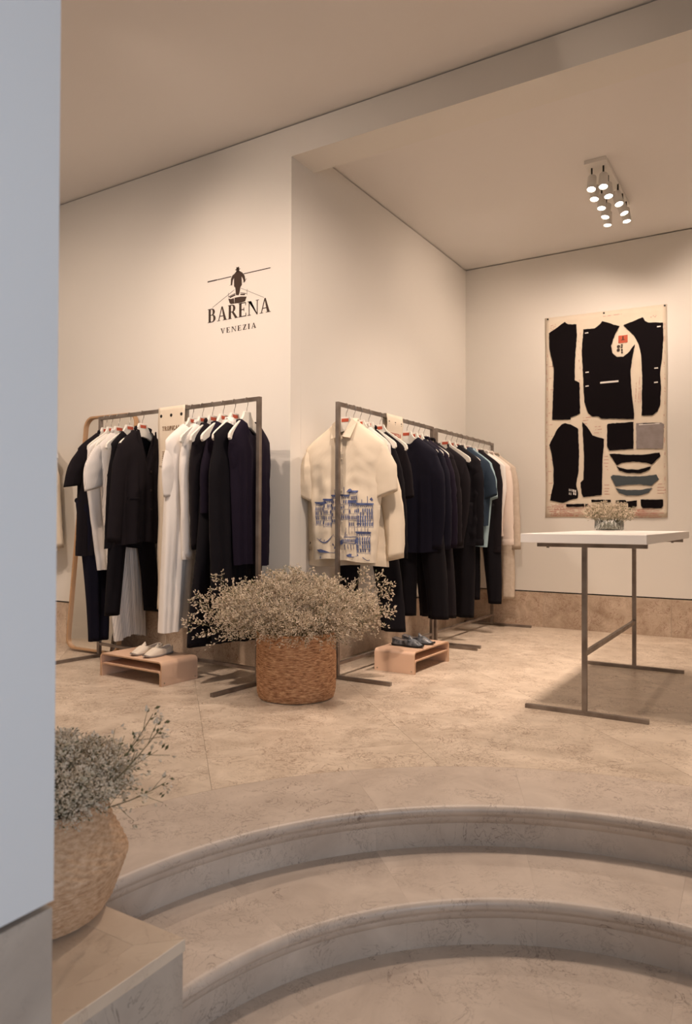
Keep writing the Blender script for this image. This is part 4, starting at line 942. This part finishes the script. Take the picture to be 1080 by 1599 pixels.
def bunch(label, loc, meshes, n, root_r, spread, zroot, seed, group=None, maxtilt=1.25, sc=(.75, 1.1), squash=1.0, extra=(), cat='dried flowers', rise=0, exm=None):
    b = thing('dried_flower_bunch', label, cat, loc, 0, group); rr = random.Random(seed)
    for i in range(n):
        f = math.sqrt((i+.5)/n); a = i*2.39996+rr.uniform(-.2, .2); tilt = f*maxtilt*rr.uniform(.82, 1.1)
        o = obj('flower_branch', meshes[i % len(meshes)], b)
        r_ = root_r*f*.8
        o.location = (r_*math.cos(a), r_*math.sin(a), zroot+rise*(1-f))
        d = Vector((math.sin(tilt)*math.cos(a)*spread, math.sin(tilt)*math.sin(a)*spread, math.cos(tilt)*squash)).normalized()
        o.rotation_mode = 'QUATERNION'
        from mathutils import Quaternion
        o.rotation_quaternion = d.to_track_quat('Z', 'X') @ Quaternion((0, 0, 1), rr.uniform(-.6, .6)) 
        s = rr.uniform(*sc); o.scale = (s, s, s)
    for (a, tilt, s) in extra:
        o = obj('flower_branch', exm or meshes[int(a*7) % len(meshes)], b)
        d = Vector((math.sin(tilt)*math.cos(a), math.sin(tilt)*math.sin(a), math.cos(tilt))); o.location = (root_r*.6*math.cos(a), root_r*.6*math.sin(a), zroot)
        o.rotation_mode = 'QUATERNION'; o.rotation_quaternion = d.to_track_quat('Z', 'X'); o.scale = (s, s, s)
    return b
# camera-right direction on the floor is (.85, .52)
AR = math.atan2(.52, .85)
bigs = [branch_mesh(100+k, .40, 16, .0075, dens=9) for k in range(8)]
BKX, BKY = -2.406, 3.404
bunch('large airy bunch of cream dried sea lavender filling the tall brown basket', (BKX, BKY, 0), bigs, 250, .17, 1.0, .30, 5, maxtilt=1.22, sc=(.76, 1.02), extra=[(AR, 1.12, 1.30), (AR+.1, 1.0, 1.3), (AR-.2, 1.2, 1.2), (AR+PI, 1.25, 1.30), (AR+PI-.2, 1.12, 1.3), (AR+PI+.1, 1.38, 1.3), (AR+PI, .9, 1.25), (AR, .8, 1.2)])
# tall seagrass basket: woven rows in relief
def basket(label, loc, prof, rows, cols, amp, mt, name='woven_basket', rim=None, diag=None, lean=(0, 0)):
    b = thing(name, label, 'basket', loc); q = MB(); NA = cols*4; H0 = prof[0][1]; H1 = prof[-1][1]; NZ = rows*4
    def rad(z):
        for i in range(len(prof)-1):
            if prof[i][1] <= z <= prof[i+1][1]: return lerp(prof[i][0], prof[i+1][0], (z-prof[i][1])/(prof[i+1][1]-prof[i][1]))
        return prof[-1][0]
    P = [(rad(lerp(H0, H1, i/NZ)), lerp(H0, H1, i/NZ)) for i in range(NZ+1)]
    def fn(r, z, a, i):
        row = i/4; c = a/(2*PI)*cols; ri = int(row)
        if diag and z > diag: w = math.sin(PI*2*(c*.5+row*.45))
        else: w = math.sin(PI*(row % 1))*(.65+.5*math.sin(2*PI*(c+(.5 if ri % 2 else 0))))
        j = N3(math.cos(a)*9, math.sin(a)*9, z*26)
        wob = .004*N3(math.cos(a)*2, math.sin(a)*2, z*5)
        return r+amp*w+.0018*j+wob, z+.0012*N3(math.cos(a)*4+7, math.sin(a)*4, z*20)
    q.lathe(P, NA, (0, 0, 0), 0, fn=fn); q.build('woven_wall', mt, b, smooth=True, fixn=False)
    q = MB(); r0_ = prof[0][0]; q.lathe([(0, prof[0][1]+.004), (r0_-.002, prof[0][1]+.004)], 48); q.lathe([(0, .002), (r0_-.01, .002), (r0_+.001, prof[0][1]+.006)], 48); q.build('base', mt, b, smooth=True)
    rt_ = prof[-1][0]; q = MB(); pts = []
    n = 96; q.tube([((rt_+.001*math.sin(k*2.2))*math.cos(2*PI*k/n), (rt_+.001*math.sin(k*2.2))*math.sin(2*PI*k/n), prof[-1][1]+.0012*math.sin(k*1.7)) for k in range(n+1)], .006, 6, cap=False); q.build('rim', mt, b, smooth=True)
    q = MB(); q.lathe([(0, prof[-1][1]-.05), (rt_-.008, prof[-1][1]-.05)], 40); q.build('filling', M['soil'], b)
    return b
basket('tall cylindrical basket woven of brown seagrass standing between the two racks', (BKX, BKY, 0), [(.212, .004), (.220, .03), (.224, .10), (.226, .20), (.224, .37)], 46, 70, .0022, M['grass'])
# near belly basket on the cheek
near = [branch_mesh(200+k, .21, 13, .0062, dens=9, green=.12, fm='flor2') for k in range(6)]
NBX, NBY = -1.652, 1.172
basket('pale belly basket with a folded waist standing on the stone cheek at lower left', (NBX, NBY, 0), [(.165, .004), (.185, .014), (.203, .045), (.222, .10), (.236, .145), (.225, .175), (.200, .215), (.184, .260), (.178, .285)], 34, 64, .0018, M['palm'], diag=.150)
bunch('bunch of grey green dried sea lavender in the belly basket at lower left', (NBX, NBY, 0), near, 240, .15, 1.0, .24, 9, maxtilt=1.05, sc=(.62, .92), extra=[(AR-.1, 1.0, 1.6), (AR+.25, .9, 1.5), (AR, 1.42, 1.25)], rise=.0, exm=branch_mesh(240, .21, 7, .0062, dens=4, green=.3, fm='flor2'))
# small vase on the table
small = [branch_mesh(300+k, .15, 9, .0062, dens=6, green=.35) for k in range(5)]
VX, VY = -1.045, 5.14
vz = thing('glass_vase', 'small ribbed clear glass bowl on the white table', 'vase', (VX, VY, .937))
q = MB()
def ribf(r, z, a, i): return r*(1+.018*math.sin(24*a)), z
q.lathe([(.0, .004), (.085, .004), (.094, .012), (.092, .072), (.088, .072), (.088, .014), (.0, .012)], 96, (0, 0, 0), 0, fn=ribf); q.build('glass_bowl', M['glass'], vz, smooth=True)
q = MB(); rr = random.Random(3)
for k in range(60):
    a = rr.uniform(0, 2*PI); r_ = .075*math.sqrt(rr.random()); q.tube([(r_*math.cos(a), r_*math.sin(a), .014), (r_*1.05*math.cos(a+.2), r_*1.05*math.sin(a+.2), .075)], .0012, 4)
b = bunch('small bunch of pale dried flowers in the glass bowl on the table', (VX, VY, .937), small, 90, .085, 1.0, .045, 15, maxtilt=1.0, sc=(.65, .98))
q.build('cut_stems', M['stemm'], b)
# ------------------------------------------------------------------ pattern cloth on the back wall
pc = thing('pattern_cloth', 'cream hanging cloth with dark jacket pattern pieces and red notes, pinned to the back wall', 'wall hanging', (-1.437, YC, 1.98))
PXC, PZC, PYC = -1.437, 1.98, 6.83
KX = (YC-.01)/6.83   # pieces were measured on the plane y = 6.83
def pl(x, z): return (x*KX-PXC, 1+(z-1)*KX-PZC)
q = MB(); n1, n2 = 24, 36; vs = []
x0, z1_ = pl(-1.967, 2.924); x1, _z = pl(-.904, 2.898); _x, z0 = pl(-1.5, 1.038)
def cloth_y(x, z): return -.006-.004*math.sin(x*5)*sm((1-(z-z0)/(z1_-z0)))-.010*sm(.25-(z-z0)/(z1_-z0))
for j in range(n2+1):
    for i in range(n1+1):
        u = i/n1; v = j/n2; x = lerp(x0, x1, u)+.003*math.sin(v*11)*(1 if i in (0, n1) else 0); z = lerp(z0, lerp(z1_, pl(0, 2.898)[1], u), v); vs.append((x, cloth_y(x, z), z))
q.add(vs, [(j*(n1+1)+i, j*(n1+1)+i+1, (j+1)*(n1+1)+i+1, (j+1)*(n1+1)+i) for j in range(n2) for i in range(n1)])
o = q.build('canvas_sheet', M['canvas'], pc, smooth=True); o.modifiers.new('s', 'SOLIDIFY').thickness = .0015
PIECES = [
('back_panel', 'pattern', [(-1.931,2.775),(-1.783,2.863),(-1.75,2.835),(-1.677,2.825),(-1.674,2.708),(-1.69,2.509),(-1.694,2.308),(-1.65,2.281),(-1.645,1.997),(-1.731,1.969),(-1.731,1.946),(-1.9,1.958),(-1.887,2.361),(-1.885,2.436),(-1.924,2.61)]),
('front_panel', 'pattern', [(-1.615,2.77),(-1.515,2.766),(-1.48,2.788),(-1.447,2.823),(-1.297,2.756),(-1.34,2.678),(-1.371,2.59),(-1.359,2.523),(-1.322,2.483),(-1.266,2.477),(-1.223,2.507),(-1.169,2.575),(-1.19,2.452),(-1.205,2.357),(-1.199,2.195),(-1.175,1.943),(-1.177,1.913),(-1.458,1.936),(-1.48,1.957),(-1.533,1.96),(-1.571,1.991),(-1.606,2.1),(-1.615,2.301),(-1.628,2.568)]),
('side_panel', 'pattern', [(-1.266,2.759),(-1.102,2.81),(-1.084,2.775),(-1.055,2.755),(-0.937,2.739),(-0.934,2.581),(-0.949,2.406),(-0.961,2.3),(-0.953,2.173),(-0.962,2.016),(-0.982,1.967),(-1.026,1.935),(-1.112,1.938),(-1.106,2.251),(-1.115,2.469),(-1.138,2.581),(-1.181,2.663)]),
('sleeve_piece', 'pattern', [(-1.928,1.719),(-1.854,1.864),(-1.815,1.905),(-1.781,1.918),(-1.731,1.901),(-1.664,1.857),(-1.655,1.638),(-1.659,1.47),(-1.675,1.392),(-1.681,1.335),(-1.664,1.268),(-1.667,1.217),(-1.731,1.201),(-1.798,1.174),(-1.922,1.198),(-1.888,1.363),(-1.888,1.5),(-1.911,1.65)]),
('under_sleeve_piece', 'pattern', [(-1.626,1.917),(-1.582,1.869),(-1.533,1.788),(-1.432,1.749),(-1.448,1.518),(-1.453,1.242),(-1.615,1.224),(-1.631,1.256),(-1.642,1.357),(-1.615,1.384),(-1.609,1.602)]),
('pocket_square', 'pattern', [(-1.405,1.875),(-1.395,1.885),(-1.18,1.886),(-1.18,1.648),(-1.239,1.646),(-1.384,1.642),(-1.405,1.681)]),
('lining_square', 'satin', [(-1.157,1.874),(-0.952,1.866),(-0.929,1.848),(-0.938,1.637),(-1.157,1.649)]),
('collar_piece', 'pattern', [(-1.384,1.609),(-1.342,1.612),(-1.239,1.597),(-1.086,1.592),(-0.967,1.604),(-0.959,1.574),(-1.032,1.502),(-1.076,1.52),(-1.177,1.535),(-1.28,1.528),(-1.322,1.508),(-1.353,1.558)]),
('collar_piece', 'pattern', [(-1.322,1.497),(-1.239,1.467),(-1.137,1.461),(-1.037,1.486),(-1.047,1.46),(-1.117,1.428),(-1.239,1.436),(-1.301,1.458)]),
('under_collar_piece', 'slate', [(-1.374,1.405),(-1.353,1.421),(-1.239,1.404),(-1.087,1.402),(-0.992,1.414),(-0.972,1.373),(-1.032,1.316),(-1.137,1.332),(-1.239,1.328),(-1.332,1.317)]),
('under_collar_piece', 'slate', [(-1.332,1.3),(-1.239,1.282),(-1.137,1.28),(-1.025,1.296),(-1.057,1.257),(-1.137,1.232),(-1.239,1.233),(-1.301,1.256)]),
('fabric_strip', 'pattern', [(-1.772,1.162),(-1.61,1.163),(-1.608,1.138),(-1.77,1.136)]),
('fabric_strip', 'pattern', [(-1.597,1.161),(-1.574,1.16),(-1.574,1.138),(-1.597,1.138)]),
('fabric_strip', 'pattern', [(-1.545,1.199),(-1.374,1.197),(-1.374,1.175),(-1.542,1.179)]),
('fabric_strip', 'pattern', [(-1.33,1.191),(-1.249,1.193),(-1.239,1.179),(-1.152,1.189),(-1.152,1.14),(-1.178,1.121),(-1.227,1.13),(-1.227,1.168),(-1.33,1.169)]),
('pocket_flap', 'pattern', [(-1.12,1.196),(-0.938,1.194),(-0.938,1.139),(-0.953,1.118),(-1.107,1.121),(-1.117,1.14)])]
rr = random.Random(8)
PLAB = {'lining_square': 'grey satin square', 'under_collar_piece': 'slate grey collar strip'}
for nm, mt_, pts in PIECES:
    P = []
    for i in range(len(pts)):   # ragged edge
        a, b = pts[i], pts[(i+1) % len(pts)]; L_ = math.hypot(b[0]-a[0], b[1]-a[1]); k = max(1, int(L_/.018))
        for j in range(k):
            t = j/k; P.append(pl(lerp(a[0], b[0], t)+(rr.uniform(-.0022, .0022) if j else 0), lerp(a[1], b[1], t)+(rr.uniform(-.0022, .0022) if j else 0)))
    q = MB(); q.prism([(x, cloth_y(x, z)-.0075, z) for x, z in P], (0, .006, 0), 0, 0)
    o = q.build(nm, [M[mt_]], pc)
    if nm in PLAB: tag(o, PLAB[nm])
    # frayed threads round the edge
    q = MB()
    for i in range(0, len(P)):
        for _ in range(2):
            a = P[i]; b = P[(i+1) % len(P)]; t = rr.random(); x, z = lerp(a[0], b[0], t), lerp(a[1], b[1], t)
            dx, dz = b[1]-a[1], -(b[0]-a[0]); L_ = math.hypot(dx, dz) or 1; s_ = rr.choice((-1, 1)); l = rr.uniform(.003, .008)
            y = cloth_y(x, z)-.004; e = (x+s_*dx/L_*l+rr.uniform(-.003, .003), z+s_*dz/L_*l+rr.uniform(-.003, .003))
            q.add([(x-.0008, y, z), (x+.0008, y, z), (e[0], y-.002, e[1])], [(0, 1, 2)])
    o = q.build('frayed_threads', M['fray'], pc, fixn=False); o['kind'] = 'stuff'
def prect(nm, cx_, cz, w, h, mt_, dy=-.009, th=.002, rot=0):
    x, z = pl(cx_, cz); q = MB(); c, s_ = math.cos(rot), math.sin(rot)
    q.prism([(x+a*c-b_*s_, cloth_y(x, z)+dy, z+a*s_+b_*c) for a, b_ in ((-w/2, -h/2), (w/2, -h/2), (w/2, h/2), (-w/2, h/2))], (0, th, 0)); return q.build(nm, mt_, pc)
tag(prect('brand_tag', -1.268, 2.637, .078, .068, M['red'], -.004), 'orange red fabric tag')
prect('tag_emblem', -1.268, 2.648, .010, .030, M['ink'], -.0055); prect('tag_emblem', -1.268, 2.630, .034, .005, M['ink'], -.0055)
for x, z in ((-.969, 2.708), (-.991, 2.346), (-.993, 2.221), (-1.585, 2.733), (-1.58, 2.37), (-1.58, 2.243)): tag(prect('buttonhole', x, z, .030, .010, M['white'], -.0095), 'white stitched buttonhole')
tag(prect('pocket_slit', -1.385, 2.262, .158, .016, M['white'], -.0095), 'cream pocket slit'); prect('lining_slit', -1.05, 1.858, .17, .008, M['white'], -.0095); prect('lining_stitch', -1.05, 1.864, .10, .007, M['dark'], -.0105)
for x, z in ((-1.742, 1.292), (-1.728, 1.290), (-1.714, 1.288), (-1.742, 1.258), (-1.728, 1.256), (-1.702, 1.284), (-1.686, 1.280), (-1.702, 1.258), (-1.686, 1.254)): prect('cuff_stitch', x, z, .005 if x < -1.71 else .010, .022, M['white'], -.0095)
for x, z, r_ in ((-1.306, 2.574, .014), (-1.308, 2.542, .014), (-1.278, 2.585, .008), (-1.280, 2.566, .008), (-1.278, 2.540, .008), (-1.277, 2.519, .008)):
    X, Z = pl(x, z); q = MB(); n = 12; y = cloth_y(X, Z)
    q.add([(X+r_*math.cos(2*PI*k/n), y-.006, Z+r_*math.sin(2*PI*k/n)) for k in range(n)]+[(X+r_*math.cos(2*PI*k/n), y-.001, Z+r_*math.sin(2*PI*k/n)) for k in range(n)], [tuple(range(n))]+[(k, (k+1) % n, n+(k+1) % n, n+k) for k in range(n)]); q.build('button', M['button'], pc)
for x, z in ((-1.943, 2.910), (-1.433, 2.895), (-.922, 2.886)):
    X, Z = pl(x, z); q = MB(); q.tube([(X, -.006, Z), (X, -.014, Z)], .008, 12); q.build('pin', M['dark'], pc)
# red pencil handwriting: short wavy strokes in rows along the free cloth
q = MB(); rr = random.Random(21)
def scrib(x, z, L_, ang_=0, h=.009):
    n = max(3, int(L_/.006)); c, s_ = math.cos(ang_), math.sin(ang_); prev = None
    for k in range(n+1):
        if rr.random() < .14: prev = None; continue
        u = L_*k/n; v = h*.5*(1 if k % 2 else -1)*rr.uniform(.3, 1); X, Z = pl(x+u*c-v*s_, z+u*s_+v*c); p = (X, cloth_y(X, Z)-.0022, Z)
        if prev: q.add([(prev[0], prev[1], prev[2]-.0017), (p[0], p[1], p[2]-.0017), (p[0], p[1], p[2]+.0017), (prev[0], prev[1], prev[2]+.0017)], [(0, 1, 2, 3)])
        prev = p
for k in range(5): scrib(-1.95+.01*k, 1.135-.021*k, rr.uniform(.12, .30))
for k in range(4): scrib(-1.60, 1.10-.018*k, rr.uniform(.10, .2)); scrib(-1.30, 1.10-.018*k, rr.uniform(.1, .2)); scrib(-1.12, 1.095-.018*k, rr.uniform(.12, .19))
for z in (1.30, 1.33, 1.275, 1.25): scrib(-.985, z, rr.uniform(.04, .07)); scrib(-1.43, z, rr.uniform(.03, .05))
for z in (1.50, 1.53, 1.56, 1.59, 1.47): scrib(-1.435, z, rr.uniform(.03, .045))
for z in (2.86, 2.84, 2.82): scrib(-1.92, z-.02, rr.uniform(.04, .10), .3)
for x in (-1.44, -1.35): scrib(x, 2.865, .07)
scrib(-1.04, 2.81, .05); scrib(-1.04, 2.80, .045)
for x in (-1.165, -1.125, -1.14): scrib(x, 2.04+rr.uniform(0, .1), rr.uniform(.15, .30), PI/2-.05)
for k in range(9): scrib(-1.93+rr.uniform(0, .03), 1.16-.013*k, rr.uniform(.25, .5)); scrib(-1.20+rr.uniform(0, .05), 1.11-.0085*(k // 2)*2, rr.uniform(.08, .24))
for k in range(12): scrib(-1.98+.04+rr.uniform(-.008, .008), 1.25+k*.11, rr.uniform(.03, .05))
for k in range(12): scrib(-1.655+rr.uniform(-.012, .012), 2.05+k*.06, rr.uniform(.02, .035), PI/2)
for k in range(16): scrib(-1.955+rr.uniform(-.004, .01), 1.35+k*.08, rr.uniform(.03, .05), PI/2)
for k in range(14): scrib(-.925+rr.uniform(-.004, .004), 1.25+k*.11, rr.uniform(.03, .06), PI/2)
for z in (1.90, 1.93, 1.955): scrib(-1.62, z, rr.uniform(.05, .10)); scrib(-1.52, z-.09, rr.uniform(.05, .09))
o = q.build('red_handwriting', M['scribble'], pc, fixn=False); tag(o, 'red pencil handwriting around the pattern pieces')
# ------------------------------------------------------------------ ceiling spotlights
def head_masters():
    q = MB(); q.lathe([(0, .055), (.026, .055), (.030, .050), (.032, .0), (.032, -.052), (.0285, -.052), (.0285, -.046)], 28); can = q.mesh('spot_head', M['head'], True)
    q = MB(); q.lathe([(0, -.047), (.0285, -.047)], 24); lens = q.mesh('lens', M['lamp'])
    q = MB(); q.tube([(0, 0, .0), (0, 0, .085)], .006, 8); q.box((-.004, -.012, -.02), (.004, .012, .0)); arm = q.mesh('bracket', M['dark'])
    return can, lens, arm
CAN, LENS, ARM = head_masters()
def spot_fixture(label, x, y0, y1, zc, heads, group='multi-head ceiling spot fittings'):
    f = thing('ceiling_spotlight', label, 'ceiling light', (x, (y0+y1)/2, zc), 0, group)
    q = MB(); q.box((-.075, -(y1-y0)/2, -.028), (.075, (y1-y0)/2, 0)); q.build('mounting_plate', M['head'], f, bevel=.003)
    for i, (hx, hy, tgt, pw, ang_) in enumerate(heads):
        L = Vector((hx-x, hy-(y0+y1)/2, -.12)); a = obj('bracket', ARM, f); a.location = (L.x, L.y, -.105)
        d = (Vector(tgt)-Vector((hx, hy, zc-.14))).normalized(); hd = (d*.35+Vector((.10, -.22, -.80))).normalized(); qt = (-hd).to_track_quat('Z', 'Y')
        h = obj('spot_head', CAN, f); h.location = (L.x, L.y, -.135); h.rotation_mode = 'QUATERNION'; h.rotation_quaternion = qt
        obj('lens', LENS, h)
        s = spot('spot_lamp', Vector((hx, hy, zc-.135))+d*.06, tgt, pw, ang_, .9, .028)
    return f
PW = 23
XL = (-1.190, -1.205, -1.197, -1.200, -1.222); XR = (-1.110, -1.113, -1.080, -1.082, -1.084); YS = (5.28, 5.45, 5.63, 5.81, 5.97)
TL = [(-2.2, 4.3, .2), (-2.4, 5.2, 1.0), (-2.0, 5.9, .0), (-2.5, 6.4, 1.5), (-1.9, 6.8, 1.9)]
TR = [(-1.6, 4.4, 0), (-1.0, 5.6, 0), (.6, 5.2, 0.0), (.6, 6.6, 1.6), (-1.0, 6.84, 1.9)]
heads = [(XL[k], YS[k], TL[k], PW, 84) for k in range(5)]+[(XR[k], YS[k], TR[k], PW, 84) for k in range(5)]
for k, tg, p_ in ((3, (-2.6, 6.0, 2.0), 17), (4, (-2.0, 6.86, 1.7), 12), (8, (.5, 6.86, 1.6), 15), (9, (-1.0, 6.86, 1.5), 9)): heads[k] = (heads[k][0], heads[k][1], tg, p_, 125)
spot_fixture('white ceiling fitting with ten lit spot heads in two rows over the table', -1.150, 5.20, 6.06, ZC2, heads)
# two more of the same fittings in the front room, above the frame
spot_fixture('white spot fitting over the front of the table, above the frame', -1.08, 2.65, 3.25, ZC, [(-1.12, 2.8, (-2.78, 4.5, 1.0), 52, 88), (-1.04, 2.8, (-.9, 3.6, 0), 26, 95), (-1.12, 3.05, (-2.0, 2.9, 0), 13, 95), (-1.04, 3.05, (.2, 4.7, 0), 48, 88), (-1.08, 2.92, (-.3, 1.9, -.2), 18, 95), (-1.0, 2.70, (-1.3, 3.85, 2.9), 4, 100)])
spot_fixture('white spot fitting in front of the logo wall, above the frame', -3.35, 1.42, 2.08, ZC, [(-3.39, 1.6, (-3.5, 3.85, 1.3), 18, 105), (-3.31, 1.6, (-4.3, 3.85, 1.2), 24, 105), (-3.39, 1.95, (-2.9, 3.85, 1.2), 18, 105), (-3.31, 1.95, (-3.2, 2.9, 0), 22, 95), (-3.35, 1.78, (-2.0, 2.2, 0), 17, 95), (-3.35, 2.02, (-2.7, 3.85, 2.55), 10, 84)])
spot_fixture('white spot fitting added out of view to light the far left walls', -5.3, 1.4, 2.1, ZC, [(-5.34, 1.6, (-6.6, 1.9, .9), 26, 110), (-5.26, 1.6, (-5.2, 3.85, 1.4), 18, 100), (-5.34, 1.9, (-5.4, 2.2, 0), 20, 110)])  # extra unseen fitting, added to brighten the end wall shown in the mirror
print('slabs', cnt, 'objects', len(bpy.data.objects))
